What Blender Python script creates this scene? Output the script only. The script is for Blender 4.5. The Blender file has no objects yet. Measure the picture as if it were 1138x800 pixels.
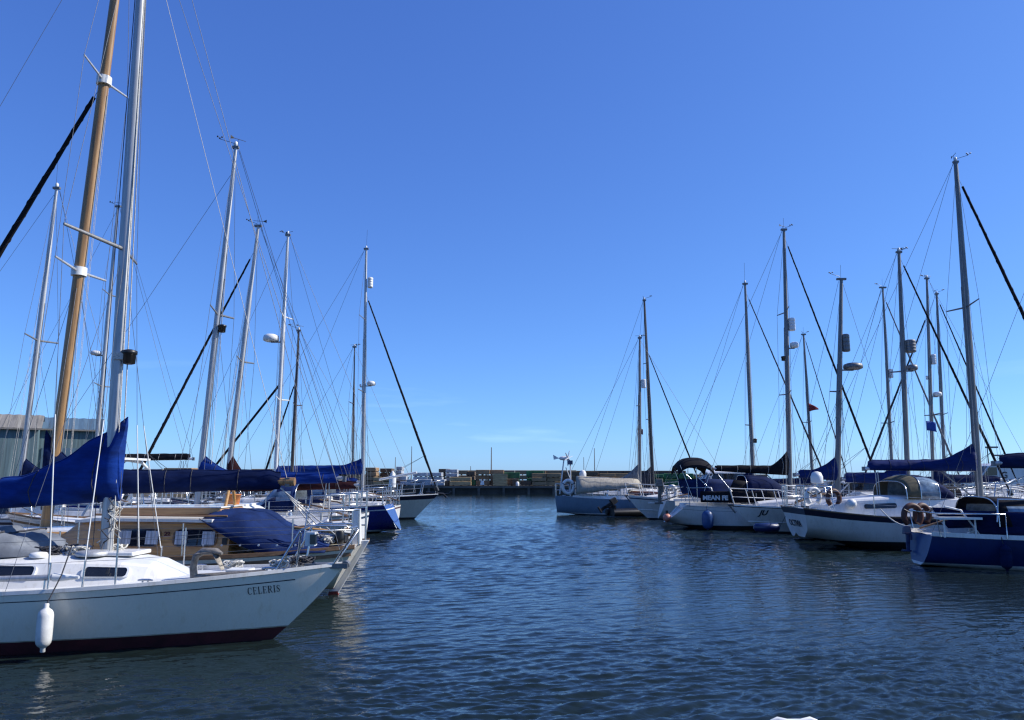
import bpy, math, random
import numpy as np
from mathutils import Vector, noise
R = random.Random(7)
C = bpy.context.scene.collection
PI = math.pi

# ------------------------------------------------------------------ camera
F = 855.0; W, H = 1138.0, 800.0; EYE = 2.03; PITCH = math.atan(130 / F)
def at(px, py, Y):
    """world point at depth Y seen at photo pixel (px, py)"""
    a, b = (px - W / 2) / F, -(py - H / 2) / F
    dy = math.cos(PITCH) - b * math.sin(PITCH); dz = math.sin(PITCH) + b * math.cos(PITCH)
    k = Y / dy
    return Vector((a * k, Y, EYE + dz * k))

cam = bpy.data.cameras.new('camera'); co = bpy.data.objects.new('camera', cam); C.objects.link(co)
co.location = (0, 0, EYE); co.rotation_euler = (PI / 2 + PITCH, 0, 0)
cam.sensor_width = 36; cam.lens = 36 * F / W; cam.clip_start = 0.05; cam.clip_end = 20000
bpy.context.scene.camera = co

# ------------------------------------------------------------------ materials
def mat(name, col, rough=0.5, metal=0.0, var=0.12, scale=6.0, bump=0.0, bscale=40.0, stretch=(1, 1, 1), col2=None, coat=0.0, spec=0.5, detail=6, streak=0.0):
    m = bpy.data.materials.new(name); m.use_nodes = True
    nt = m.node_tree; b = nt.nodes['Principled BSDF']
    tc = nt.nodes.new('ShaderNodeTexCoord'); mp = nt.nodes.new('ShaderNodeMapping'); mp.inputs['Scale'].default_value = stretch
    nt.links.new(tc.outputs['Object'], mp.inputs['Vector'])
    n = nt.nodes.new('ShaderNodeTexNoise'); n.inputs['Scale'].default_value = scale; n.inputs['Detail'].default_value = detail
    n.inputs['Roughness'].default_value = 0.65
    nt.links.new(mp.outputs['Vector'], n.inputs['Vector'])
    r = nt.nodes.new('ShaderNodeValToRGB')
    c2 = col2 or tuple(c * (1 - var * 2) for c in col)
    c1 = col if col2 else tuple(min(1, c * (1 + var)) for c in col)
    r.color_ramp.elements[0].position = 0.32; r.color_ramp.elements[1].position = 0.68
    r.color_ramp.elements[0].color = (*c2, 1); r.color_ramp.elements[1].color = (*c1, 1)
    nt.links.new(n.outputs['Fac'], r.inputs['Fac']); nt.links.new(r.outputs['Color'], b.inputs['Base Color'])
    b.inputs['Roughness'].default_value = rough; b.inputs['Metallic'].default_value = metal
    b.inputs['Coat Weight'].default_value = coat; b.inputs['Specular IOR Level'].default_value = spec
    if streak:      # rain streaks and scuffs that run down the side
        mp3 = nt.nodes.new('ShaderNodeMapping'); mp3.inputs['Scale'].default_value = (9, 9, .55); nt.links.new(tc.outputs['Object'], mp3.inputs['Vector'])
        n3 = nt.nodes.new('ShaderNodeTexNoise'); n3.inputs['Scale'].default_value = 1.6; n3.inputs['Detail'].default_value = 7; n3.inputs['Roughness'].default_value = .7; nt.links.new(mp3.outputs['Vector'], n3.inputs['Vector'])
        r3 = nt.nodes.new('ShaderNodeValToRGB'); r3.color_ramp.elements[0].position = .52; r3.color_ramp.elements[1].position = .74
        r3.color_ramp.elements[0].color = (1, 1, 1, 1); q = 1 - streak; r3.color_ramp.elements[1].color = (q, q * .96, q * .88, 1); nt.links.new(n3.outputs['Fac'], r3.inputs['Fac'])
        mm = nt.nodes.new('ShaderNodeMix'); mm.data_type = 'RGBA'; mm.blend_type = 'MULTIPLY'; mm.inputs['Factor'].default_value = 1
        nt.links.new(r.outputs['Color'], mm.inputs['A']); nt.links.new(r3.outputs['Color'], mm.inputs['B']); nt.links.new(mm.outputs['Result'], b.inputs['Base Color'])
        rr_ = nt.nodes.new('ShaderNodeMapRange'); rr_.inputs['To Min'].default_value = rough * .8; rr_.inputs['To Max'].default_value = min(1, rough * 1.7); nt.links.new(n3.outputs['Fac'], rr_.inputs['Value']); nt.links.new(rr_.outputs['Result'], b.inputs['Roughness'])
    if bump:
        n2 = nt.nodes.new('ShaderNodeTexNoise'); n2.inputs['Scale'].default_value = bscale; n2.inputs['Detail'].default_value = 4
        nt.links.new(mp.outputs['Vector'], n2.inputs['Vector'])
        bp = nt.nodes.new('ShaderNodeBump'); bp.inputs['Strength'].default_value = bump; bp.inputs['Distance'].default_value = 0.02
        nt.links.new(n2.outputs['Fac'], bp.inputs['Height']); nt.links.new(bp.outputs['Normal'], b.inputs['Normal'])
    return m

M = {}
M['white'] = mat('gelcoat_white', (.74, .72, .68), .28, var=.08, scale=1.5, stretch=(1, 1, .35), coat=.3, streak=0.22)
M['white_warm_lit'] = mat('gelcoat_warm_lit_white', (.90, .835, .70), .22, var=.035, scale=1.2, stretch=(1, 1, .3), coat=.5, streak=0.14)  # copy of the white gelcoat with warm light on the hull put in its colour
M['scum'] = mat('waterline_scum', (.52, .47, .36), .5, var=.25, scale=4, stretch=(1, 1, .3))
M['cream'] = mat('gelcoat_cream', (.66, .62, .52), .3, var=.05, scale=1.5, stretch=(1, 1, .35), coat=.3, streak=0.25)
M['offwhite'] = mat('deck_paint', (.60, .61, .61), .55, var=.08, scale=3, bump=.1, bscale=120)
M['greyblue'] = mat('hull_grey_blue', (.17, .25, .33), .35, var=.07, scale=2, coat=.2, streak=0.25)
M['blue_hull'] = mat('hull_royal_blue', (.012, .024, .19), .22, var=.08, scale=2, coat=.4, streak=0.25)
M['mid_blue_hull'] = mat('hull_mid_blue', (.005, .021, .10), .3, var=.12, scale=2, coat=.3, streak=0.25)
M['sky_blue'] = mat('transom_blue', (.022, .07, .19), .35, var=.08)
M['navy_stripe'] = mat('navy_stripe', (.012, .015, .035), .3, var=.1)
M['red_boot'] = mat('antifouling_maroon', (.06, .007, .011), .65, var=.25, scale=5, streak=0.25)
M['red_boot_b'] = mat('antifouling_red', (.22, .03, .02), .6, var=.2, scale=5)
M['black_boot'] = mat('antifouling_black', (.012, .012, .014), .6, var=.3, scale=5)
M['white_boot'] = mat('waterline_white', (.66, .66, .64), .5, var=.1, scale=5)
M['blue_canvas'] = mat('canvas_royal_blue', (.003, .032, .20), .85, var=.3, scale=2.2, bump=.7, bscale=6, stretch=(.5, 1, 1.8), spec=.2)
M['deep_blue'] = mat('canvas_deep_blue', (.004, .018, .105), .85, var=.2, scale=5, bump=.7, bscale=6, stretch=(.5, 1, 1.8), spec=.2)
M['navy_canvas'] = mat('canvas_navy', (.004, .012, .055), .9, var=.2, scale=5, bump=.7, bscale=6, stretch=(.5, 1, 1.8), spec=.15)
M['cover_blue'] = mat('canvas_mid_blue', (.004, .018, .085), .85, var=.2, scale=4, bump=.4, bscale=7, spec=.2)
M['black_canvas'] = mat('canvas_black', (.012, .012, .016), .9, var=.2, scale=5, bump=.3, bscale=9, spec=.15)
M['maroon_canvas'] = mat('canvas_maroon', (.045, .014, .016), .9, var=.2, scale=5, bump=.3, bscale=9, spec=.15)
M['grey_canvas'] = mat('canvas_grey', (.20, .205, .21), .9, var=.2, scale=5, bump=.4, bscale=9, spec=.15)
M['dark_grey_canvas'] = mat('canvas_charcoal', (.05, .05, .058), .9, var=.2, scale=5, bump=.4, bscale=9, spec=.15)
M['tan_canvas'] = mat('canvas_tan', (.36, .33, .27), .9, var=.15, scale=4, bump=.4, bscale=8, stretch=(3, 1, .4), spec=.15)
M['olive_canvas'] = mat('canvas_olive', (.12, .108, .075), .9, var=.15, scale=5, bump=.3, bscale=9, spec=.15)
M['tarp'] = mat('tarp_blue_grey', (.15, .165, .19), .7, var=.2, scale=3, bump=.5, bscale=6, spec=.3)
M['alu'] = mat('mast_aluminium', (.46, .47, .48), .42, .55, var=.12, scale=3, stretch=(8, 8, .6), streak=0.25)
M['alu_dark'] = mat('mast_dull_aluminium', (.19, .192, .195), .5, .4, var=.15, scale=3, stretch=(8, 8, .6))
M['alu_white'] = mat('mast_white_paint', (.64, .65, .65), .4, .0, var=.08, scale=3, stretch=(8, 8, .6))
M['steel'] = mat('stainless_steel', (.55, .56, .57), .25, .9, var=.1, scale=20)
M['wire'] = mat('rigging_wire', (.14, .15, .17), .5, .5, var=.2, scale=20)
M['rope'] = mat('rope_pale', (.55, .53, .48), .9, var=.25, scale=60)
M['rope_dark'] = mat('rope_dark', (.05, .05, .06), .9, var=.3, scale=60)
M['mast_wood'] = mat('mast_varnished_spruce', (.43, .24, .085), .42, var=.2, scale=2.2, stretch=(16, 16, .5), col2=(.17, .085, .03), coat=.3, streak=0.25)
M['dark_mast'] = mat('mast_dark_brown', (.045, .032, .026), .45, var=.25, scale=3, stretch=(14, 14, .8), coat=.2)
M['varnish'] = mat('cabin_varnished_wood', (.54, .30, .105), .35, var=.2, scale=2.2, stretch=(.8, 6, 14), col2=(.33, .175, .055), coat=.4)
M['teak'] = mat('teak_trim', (.20, .115, .06), .6, var=.25, scale=4, stretch=(1, 10, 10))
M['mahogany'] = mat('mahogany', (.10, .032, .016), .4, var=.25, scale=3, stretch=(.8, 6, 12), coat=.3)
M['glass'] = mat('window_dark_glass', (.012, .014, .018), .06, var=.2, scale=3, spec=.7)
M['vinyl'] = mat('clear_vinyl', (.20, .27, .34), .12, var=.3, scale=5, bump=.2, bscale=6, spec=.7)
M['curtain'] = mat('curtain_white', (.55, .57, .62), .9, var=.3, scale=6, stretch=(7, 1, .1))
M['black'] = mat('black_plastic', (.014, .014, .015), .4, var=.2)
M['white_plastic'] = mat('white_plastic', (.72, .72, .70), .4, var=.06, scale=4)
M['fender_white'] = mat('fender_vinyl_white', (.66, .65, .62), .4, var=.12, scale=5, bump=.05)
M['fender_blue'] = mat('fender_vinyl_blue', (.02, .07, .21), .4, var=.15)
M['orange'] = mat('orange_plastic', (.62, .20, .045), .5, var=.12)
M['salmon'] = mat('faded_orange_buoy', (.62, .24, .17), .5, var=.12)
M['brick_red'] = mat('lifebuoy_red_brown', (.075, .024, .016), .6, var=.15)
M['galv'] = mat('galvanised_steel', (.22, .20, .175), .6, .35, var=.25, scale=25)
M['flag_red'] = mat('flag_red', (.16, .012, .02), .85, var=.15, scale=10)
M['flag_blue'] = mat('flag_blue', (.012, .06, .30), .85, var=.15, scale=10)
M['letter'] = mat('lettering_dark', (.022, .02, .03), .5, var=.1)
M['letter_white'] = mat('lettering_white', (.62, .62, .62), .6, var=.1)
M['letter_red'] = mat('lettering_red_brown', (.10, .015, .01), .5, var=.1)
M['concrete'] = mat('quay_concrete', (.105, .095, .085), .85, var=.25, scale=.7, bump=.3, bscale=3, stretch=(1, 1, 2))
M['quay_dark'] = mat('quay_wall_weed', (.050, .044, .036), .8, var=.35, scale=.6, bump=.4, bscale=3)
M['deck_board'] = mat('pontoon_boards', (.17, .145, .12), .8, var=.25, scale=3, stretch=(12, 1, 1), bump=.2)
def timber_mat(name, c):
    m = mat(name, c, .85, var=.22, scale=1.2, stretch=(1, 1, 9), bump=.3, bscale=6)
    return m
M['timber_brown'] = timber_mat('timber_brown', (0.324, 0.209, 0.115))
M['timber_tan'] = timber_mat('timber_tan', (0.459, 0.324, 0.169))
M['timber_olive'] = timber_mat('timber_olive', (0.284, 0.203, 0.115))
M['timber_dark'] = timber_mat('timber_dark', (0.115, 0.081, 0.054))
M['timber_green'] = mat('timber_wrap_green', (.035, .14, .055), .7, var=.3, scale=1.5)
M['timber_white'] = mat('timber_wrap_white', (.38, .41, .45), .7, var=.3, scale=1.3, stretch=(1, 1, 2))
M['bearer'] = mat('timber_bearer', (.11, .08, .05), .9, var=.3)
M['shed_wall'] = mat('shed_cladding_green', (.10, .155, .17), .7, var=.2, scale=.6, stretch=(8, 8, .3))
M['shed_roof'] = mat('shed_roof_grey', (.21, .195, .17), .8, var=.2, scale=.6, stretch=(6, .3, .3))
M['shed_roof_b'] = mat('shed_roof_blue', (.07, .125, .18), .7, var=.15, scale=.6, stretch=(6, .3, .3))
M['hedge'] = mat('hedge_leaf', (.022, .035, .018), .8, var=.4, scale=2)
M['tyre'] = mat('tyre_rubber', (.015, .015, .016), .8, var=.2)

# ------------------------------------------------------------------ mesh builder
class MB:
    def __init__(s): s.v = []; s.f = []; s.m = []; s.sm = []
    def add(s, vs, fs, mi=0, smooth=False):
        o = len(s.v); s.v += [tuple(p) for p in vs]
        for f in fs: s.f.append(tuple(i + o for i in f)); s.m.append(mi); s.sm.append(smooth)
        return o
    def grid(s, rows, mi=0, smooth=True, close=False, mrow=None):
        """rows of equal length lofted"""
        n = len(rows[0]); o = len(s.v)
        for r in rows: s.v += [tuple(p) for p in r]
        for j in range(len(rows) - 1):
            for i in range(n if close else n - 1):
                k = (i + 1) % n
                s.f.append((o + j * n + i, o + j * n + k, o + (j + 1) * n + k, o + (j + 1) * n + i))
                s.m.append(mrow(j, i) if mrow else mi); s.sm.append(smooth)
    def cap(s, ring, mi=0):
        o = len(s.v); s.v += [tuple(p) for p in ring]; s.f.append(tuple(range(o, o + len(ring)))); s.m.append(mi); s.sm.append(False)
    def tube(s, pts, rad, n=8, mi=0, caps=True, flat=1.0):
        pts = [Vector(p) for p in pts]
        rs = rad if isinstance(rad, (list, tuple)) else [rad] * len(pts)
        rows = []; prev = None
        for i, p in enumerate(pts):
            d = (pts[min(i + 1, len(pts) - 1)] - pts[max(i - 1, 0)]).normalized()
            ref = Vector((0, 1, 0)) if abs(d.y) < .9 else Vector((1, 0, 0))
            if prev is not None: a = (prev - d * prev.dot(d)); a = a.normalized() if a.length > 1e-5 else d.cross(ref).normalized()
            else: a = d.cross(ref).normalized()
            prev = a; b = d.cross(a)
            rows.append([p + (a * math.cos(t) + b * math.sin(t) * flat) * rs[i] for t in [2 * PI * k / n for k in range(n)]])
        s.grid(rows, mi, True, True)
        if caps and n > 3: s.cap(rows[0][::-1], mi); s.cap(rows[-1], mi)
    def box(s, c, d, mi=0, rot=0.0, taper=1.0):
        x, y, z = (q / 2 for q in d); vs = []
        for zz, t in ((-z, 1), (z, taper)):
            for xx, yy in ((-x, -y), (x, -y), (x, y), (-x, y)):
                X, Y = xx * t, yy * t
                vs.append((c[0] + X * math.cos(rot) - Y * math.sin(rot), c[1] + X * math.sin(rot) + Y * math.cos(rot), c[2] + zz))
        s.add(vs, [(3, 2, 1, 0), (4, 5, 6, 7), (0, 1, 5, 4), (1, 2, 6, 5), (2, 3, 7, 6), (3, 0, 4, 7)], mi)
    def lathe(s, prof, c=(0, 0, 0), n=16, mi=0, axis='z'):
        rows = []
        for r, h in prof:
            ring = []
            for k in range(n):
                a = 2 * PI * k / n; p = (r * math.cos(a), r * math.sin(a), h)
                if axis == 'x': p = (h, p[0], p[1])
                if axis == 'y': p = (p[0], h, p[1])
                ring.append((p[0] + c[0], p[1] + c[1], p[2] + c[2]))
            rows.append(ring)
        s.grid(rows, mi, True, True); s.cap(rows[0][::-1], mi); s.cap(rows[-1], mi)
    def slab(s, grid, th, mi=0, smooth=True):
        """thick sheet from a grid of points (thickness along -z)"""
        s.grid(grid, mi, smooth); low = [[(p[0], p[1], p[2] - th) for p in r] for r in grid]
        s.grid([r[::-1] for r in low], mi, smooth)
        for a, b in ((grid[0], low[0]), (low[-1], grid[-1])): s.grid([b, a], mi, False)
        for i in (0, -1):
            a = [r[i] for r in grid]; b = [r[i] for r in low]; s.grid([a, b] if i == 0 else [b, a], mi, False)
    def build(s, name, mats, parent=None, recalc=True):
        me = bpy.data.meshes.new(name); me.from_pydata(s.v, [], s.f)
        for m in (mats if isinstance(mats, (list, tuple)) else [mats]): me.materials.append(M[m] if isinstance(m, str) else m)
        me.polygons.foreach_set('material_index', s.m); me.polygons.foreach_set('use_smooth', s.sm); me.update()
        o = bpy.data.objects.new(name, me); C.objects.link(o)
        if parent: o.parent = parent
        return o

def bevel(o, w=.01, seg=2):
    md = o.modifiers.new('bevel', 'BEVEL'); md.width = w; md.segments = seg; md.limit_method = 'ANGLE'; md.angle_limit = .6
    return o
def tag(o, label=None, cat=None, group=None, kind=None):
    if label: o['label'] = label
    if cat: o['category'] = cat
    if group: o['group'] = group
    if kind: o['kind'] = kind
    return o
def thing(name, label, cat, loc=(0, 0, 0), rz=0.0, group=None):
    o = bpy.data.objects.new(name, None); C.objects.link(o); o.location = loc; o.rotation_euler = (0, 0, rz); o.empty_display_size = .3
    return tag(o, label, cat, group)
def lerp(a, b, t): return a + (b - a) * t
def interp(tab, x):
    if x <= tab[0][0]: return tab[0][1:]
    for a, b in zip(tab, tab[1:]):
        if x <= b[0]:
            t = (x - a[0]) / (b[0] - a[0]) if b[0] > a[0] else 0
            return tuple(lerp(p, q, t) for p, q in zip(a[1:], b[1:]))
    return tab[-1][1:]
def sag(a, b, s, n=8):
    a, b = Vector(a), Vector(b)
    return [a.lerp(b, i / n) - Vector((0, 0, s * 4 * (i / n) * (1 - i / n))) for i in range(n + 1)]

# text -> mesh builder whose verts are mapped with fn(u, v, w)
def text_verts(body, size, depth=.004, bold=0.0):
    cu = bpy.data.curves.new('lettering', 'FONT'); cu.body = body; cu.size = size; cu.extrude = depth; cu.offset = bold
    cu.resolution_u = 4
    o = bpy.data.objects.new('lettering', cu); C.objects.link(o)
    bpy.context.view_layer.update()
    me = bpy.data.meshes.new_from_object(o.evaluated_get(bpy.context.evaluated_depsgraph_get()))
    vs = [tuple(v.co) for v in me.vertices]; fs = [tuple(p.vertices) for p in me.polygons]
    bpy.data.objects.remove(o); bpy.data.curves.remove(cu); bpy.data.meshes.remove(me)
    return vs, fs
def lettering(parent, body, size, fn, m='letter', bold=0.0, name='name_lettering'):
    vs, fs = text_verts(body, size, bold=bold)
    b = MB(); b.add([fn(*v) for v in vs], fs); return b.build(name, m, parent)
# serif capitals: thick and thin strokes (x0,y0,x1,y1,w)
SERIF = {
 'E': (.62, [(.12, 0, .12, 1, .15), (.0, .02, .6, .02, .05), (.0, .98, .58, .98, .05), (.12, .5, .45, .5, .05), (.58, .0, .58, .22, .05), (.56, .8, .56, 1, .05), (.45, .4, .45, .6, .04)]),
 'L': (.6, [(.12, 0, .12, 1, .15), (.0, .02, .58, .02, .05), (.0, .98, .26, .98, .05), (.57, .0, .57, .25, .05)]),
 'I': (.28, [(.14, 0, .14, 1, .15), (.0, .02, .28, .02, .05), (.0, .98, .28, .98, .05)]),
 'C': (.68, [(.62, .18, .5, .05, .06), (.5, .05, .3, .02, .06), (.3, .02, .12, .2, .11), (.12, .2, .08, .5, .15), (.08, .5, .12, .8, .15), (.12, .8, .3, .98, .11), (.3, .98, .5, .95, .06), (.5, .95, .62, .8, .06), (.62, .7, .62, 1, .05)]),
 'R': (.72, [(.12, 0, .12, 1, .15), (.0, .02, .26, .02, .05), (.0, .98, .4, .98, .05), (.4, .98, .54, .88, .08), (.54, .88, .56, .74, .13), (.56, .74, .5, .58, .1), (.5, .58, .12, .5, .05), (.34, .52, .62, .04, .13), (.55, .02, .72, .02, .05)]),
 'S': (.56, [(.5, .8, .42, .95, .06), (.42, .95, .22, .97, .06), (.22, .97, .09, .8, .1), (.09, .8, .16, .62, .13), (.16, .62, .4, .42, .14), (.4, .42, .48, .22, .13), (.48, .22, .36, .04, .09), (.36, .04, .16, .03, .06), (.16, .03, .05, .2, .06), (.5, .72, .5, 1, .04), (.05, 0, .05, .3, .04)])}
def serif_verts(body, h):
    vs, fs, x = [], [], 0
    for ch in body:
        w, strokes = SERIF[ch]
        for x0, y0, x1, y1, t in strokes:
            d = Vector((x1 - x0, y1 - y0)); d = d.normalized() if d.length else Vector((1, 0)); nrm = Vector((-d.y, d.x)) * t / 2; e = d * t * .2
            o = len(vs)
            for p in ((x0 - e.x - nrm.x, y0 - e.y - nrm.y), (x1 + e.x - nrm.x, y1 + e.y - nrm.y), (x1 + e.x + nrm.x, y1 + e.y + nrm.y), (x0 - e.x + nrm.x, y0 - e.y + nrm.y)):
                vs.append(((x + p[0]) * h, p[1] * h, .002 + .0006 * (o % 7)))
            fs.append((o, o + 1, o + 2, o + 3))
        x += w + .2
    return vs, fs, x * h

# ------------------------------------------------------------------ hull
class Hull:
    def __init__(s, L, B, fb, tr=.7, stern_rake=0.0, bow=0.7, bowq=1.0, fw=.84, um=.42, pb=2.2, pw=1.55, draft=.35, double=False, sx0=0.0, line_end=1.0, lift=.10, ps=.48):
        s.__dict__.update(locals())
    def zs(s, u):
        a, m, b = s.fb
        return a * (1 - u) ** 2 * 1.0 + 2 * u * (1 - u) * (2 * m - (a + b) / 2) + b * u * u
    def xs(s, z): return s.sx0 + s.stern_rake * max(z, -.1) + (s.double and .35 * (1 - max(0, z) / s.fb[0]) ** 2 * s.double or 0)
    def xb(s, z):
        h = max(0.0, z / s.fb[2])
        return s.L - s.bow * (1 - min(1, h)) ** s.bowq - (.5 * max(0, -z))
    def zk(s, u):
        t = min(1, u / .38); return lerp(s.lift, -s.draft, t * t * (3 - 2 * t))
    def b(s, u, z):
        zs = s.zs(u); zk = s.zk(u); h = max(0, min(1, z / zs))
        pb = lerp(s.pw, s.pb, h)
        if u < s.um: pl = s.tr + (1 - s.tr) * (1 - ((s.um - u) / s.um) ** 2)
        else: pl = 1 - ((u - s.um) / (1 - s.um)) ** pb
        q = max(0, min(1, (z - zk) / (zs - zk))); q0 = s.draft / (zs + s.draft)
        pm = math.log(s.fw) / math.log(q0); p = lerp(s.ps, pm, min(1, u / .35) ** .8)
        return max(0, s.B / 2 * pl * q ** p)
    def x(s, u, z): a = s.xs(z); return a + u * (s.xb(z) - a)
    def u_of(s, x, z): return max(0, min(1, (x - s.xs(z)) / (s.xb(z) - s.xs(z))))
    def side(s, x, z, sd=1, off=0.0): return Vector((x, sd * (s.b(s.u_of(x, z), z) + off), z))
    def deck_z(s, x): u = s.u_of(x, s.fb[1]); return s.zs(u) - .03
    def deck_b(s, x): u = s.u_of(x, s.fb[1]); return s.b(u, s.zs(u))
    def edge(s, x, sd, dz=0.0, inset=0.0):
        u = s.u_of(x, s.fb[1]); z = s.zs(u); return Vector((s.x(u, z), sd * (s.b(u, z) - inset), z + dz))

US = [0, .01, .03] + [i / 30 for i in range(2, 27)] + [.885, .905, .925, .945, .96, .975, .985, .993, 1]
def build_hull(root, h, cols, stripe=None, boot=(.10, 'red_boot'), boot2=None, deckmat='offwhite', line=None, tr_mat=None):
    """cols: hull material; stripe (h0,h1,mat) fractions below sheer; boot (z,mat); boot2 (z,mat) above boot; line: thin cove line"""
    mats = [cols]; rows = []
    def mi(m):
        if m not in mats: mats.append(m)
        return mats.index(m)
    fr = [1.0, .97]; br = []
    if stripe: fr += [stripe[0], stripe[1]]
    if line: fr += [line[0], line[1]]
    fr += [.88, .75, .62, .5, .38, .27]
    fr = sorted(set(fr), reverse=True)
    zb = boot[0]; zb2 = boot2[0] if boot2 else zb
    lev = [('f', q) for q in fr] + ([('z', zb2)] if boot2 else []) + [('z', zb), ('z', 0.0), ('z', -.12), ('z', -h.draft)]
    def zrow(k, u):
        t, q = lev[k]; z0 = h.zs(u)
        zbt = max(zb2 * (1 + .25 * u), h.zk(u) + .03)
        if t == 'f': return zbt + (z0 - zbt) * q if q < 1 else z0
        return max(q * (1 + .25 * u) if q > 0 else q, h.zk(u) + .002 * (len(lev) - k))
    def band(k):
        t, q = lev[k]; 
        if t == 'f':
            if stripe and q <= stripe[0] + 1e-6 and q > stripe[1] + 1e-6: return mi(stripe[2])
            if line and q <= line[0] + 1e-6 and q > line[1] + 1e-6: return mi(line[2])
            return 0
        if boot2 and q == zb2 and zb2 != zb: return mi(boot2[1])
        return mi(boot[1])
    def band2(j, i, sd):
        u = US[len(US) - 2 - i] if sd == 1 else US[i]
        if line and u > h.line_end and lev[j][0] == 'f' and line[1] + 1e-6 < lev[j][1] <= line[0] + 1e-6: return 0
        return band(j)
    b = MB()
    for sd in (1, -1):
        g = [[(h.x(u, zrow(k, u)), sd * h.b(u, zrow(k, u)), zrow(k, u)) for u in US] for k in range(len(lev))]
        if sd == 1: g = [r[::-1] for r in g]
        b.grid(g, smooth=True, mrow=(lambda j, i, sd=sd: band2(j, i, sd)))
    # transom
    L_ = [(h.x(0, zrow(k, 0)), h.b(0, zrow(k, 0)), zrow(k, 0)) for k in range(len(lev))]
    b.grid([[(x, y, z), (x, y * .33, z), (x, -y * .33, z), (x, -y, z)] for x, y, z in L_], smooth=False, mrow=lambda j, i: (mi(tr_mat) if lev[j][0] == 'f' else band(j)) if tr_mat else band(j) if not (stripe and h.tr_plain) else (0 if lev[j][0] == 'f' else band(j)))
    ho = b.build('hull', mats, root)
    d = MB()
    rows = []
    for u in US:
        z = h.zs(u) - .03; x = h.x(u, z); y = h.b(u, z) * .995
        rows.append([(x, y * q, z + .05 * (1 - q * q) * min(1, y * 2)) for q in (1, .75, .4, 0, -.4, -.75, -1)])
    d.grid(rows, smooth=True); d.build('deck', deckmat, root)
    return ho
Hull.tr_plain = False

def toe_rail(root, h, m='teak', r=.022, x0=0.0):
    b = MB()
    for sd in (1, -1):
        rows = []
        for u in US:
            z = h.zs(u); x = h.x(u, z); y = h.b(u, z)
            if x < x0: continue
            yo, yi = y + .008, max(0, y - .03)
            rows.append([(x, sd * yo, z - .012), (x, sd * yo, z + r), (x, sd * yi, z + r), (x, sd * yi, z - .032)])
        b.grid([r_[::sd] for r_ in rows], smooth=False, close=True)
        b.cap(rows[0]); b.cap(rows[-1])
    return b.build('toe_rail', m, root)

# ------------------------------------------------------------------ cabin
class Cabin:
    """sections (x, half width at foot, half width at top, top z)"""
    def __init__(s, secs, z0): s.secs = secs; s.z0 = z0
    def side(s, x, v, sd=1, off=0.0):
        wb, wt, zt = interp(s.secs, x); z = lerp(s.z0, zt, v); y = lerp(wb, wt, v)
        n = Vector((0, zt - s.z0, wb - wt)).normalized()
        return Vector((x, sd * (y + n.y * off), z + n.z * off))
    def top(s, x, y=0.0):
        wb, wt, zt = interp(s.secs, x); return zt + .06 * (1 - min(1, (y / max(wt, .01)) ** 2))
def build_cabin(root, c, mats=('white', 'offwhite'), name='cabin', fine=True):
    b = MB(); secs = c.secs
    if fine:
        xs = sorted(set([q[0] for q in secs] + [lerp(secs[0][0], secs[-1][0], i / 16) for i in range(17)]))
        secs = [(x, *interp(c.secs, x)) for x in xs]
    rows = []
    for x, wb, wt, zt in secs:
        r = []
        for sd in (1, -1):
            half = [(x, sd * wb, c.z0), (x, sd * lerp(wb, wt, .5), lerp(c.z0, zt, .5)), (x, sd * lerp(wb, wt, .93), lerp(c.z0, zt, .93)), (x, sd * (wt - .03), zt + .008), (x, sd * wt * .6, zt + .04), ]
            r += half if sd == 1 else [(x, 0, zt + .06)] + half[::-1]
        rows.append(r)
    b.grid([r[::-1] for r in rows], smooth=False, mrow=lambda j, i: 1 if i in (3, 4, 5, 6) else 0)
    b.cap(rows[0]); b.cap(rows[-1][::-1])
    o = b.build(name, list(mats), root)
    return o
def cabin_window(co_, c, x0, x1, v0=.35, v1=.75, m='glass', frame=None, sides=(1, -1), rnd=.3, curtain=False):
    for sd in sides:
        b = MB(); n = 24; ring = []
        hx, hv = (x1 - x0) / 2, (v1 - v0) / 2; cx, cv = (x0 + x1) / 2, (v0 + v1) / 2
        hz = hv * (interp(c.secs, cx)[2] - c.z0); rr = rnd * 2 * min(hx, hz)
        for k in range(n):
            q = k // (n // 4); a = PI / 2 * (q + (k % (n // 4)) / (n // 4 - 1))
            sx = 1 if q in (0, 3) else -1; sz = 1 if q in (0, 1) else -1
            ring.append((cx + sx * (hx - rr) + rr * math.cos(a), (sz * (hz - rr) + rr * math.sin(a)) / max(hz, 1e-4)))
        def P(px, pz, off): return c.side(px, cv + pz * hv, sd, off)
        def R_(k, off): return [P(cx + (px - cx) * k, pz * k, off) for px, pz in ring]
        if sd == -1: ring = ring[::-1]
        if frame:
            f = MB(); k2 = 1 + .05 / max(hx, hz) * .5
            f.grid([R_(k2, -.01), R_(k2, .03), R_(1, .03), R_(1, .012)], smooth=False, close=True)
        b.cap(R_(1, .02)); b.grid([R_(1, -.02), R_(1, .02)], smooth=False, close=True)
        w = b.build('window', m, co_)
        if frame: w2 = f.build('window_frame', frame, co_)
        if curtain:
            for s2 in (-1, 1):
                cu = MB(); rows = []
                for i in range(15):
                    t = i / 14; xx = cx + s2 * hx * lerp(.96, .36, t)
                    rows.append([c.side(xx, cv + hv * q, sd, .030 + .006 * math.sin(t * 26)) for q in (-.8, -.4, 0, .4, .8)])
                cu.grid(rows); cu.build('curtain', 'curtain', co_)

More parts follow.
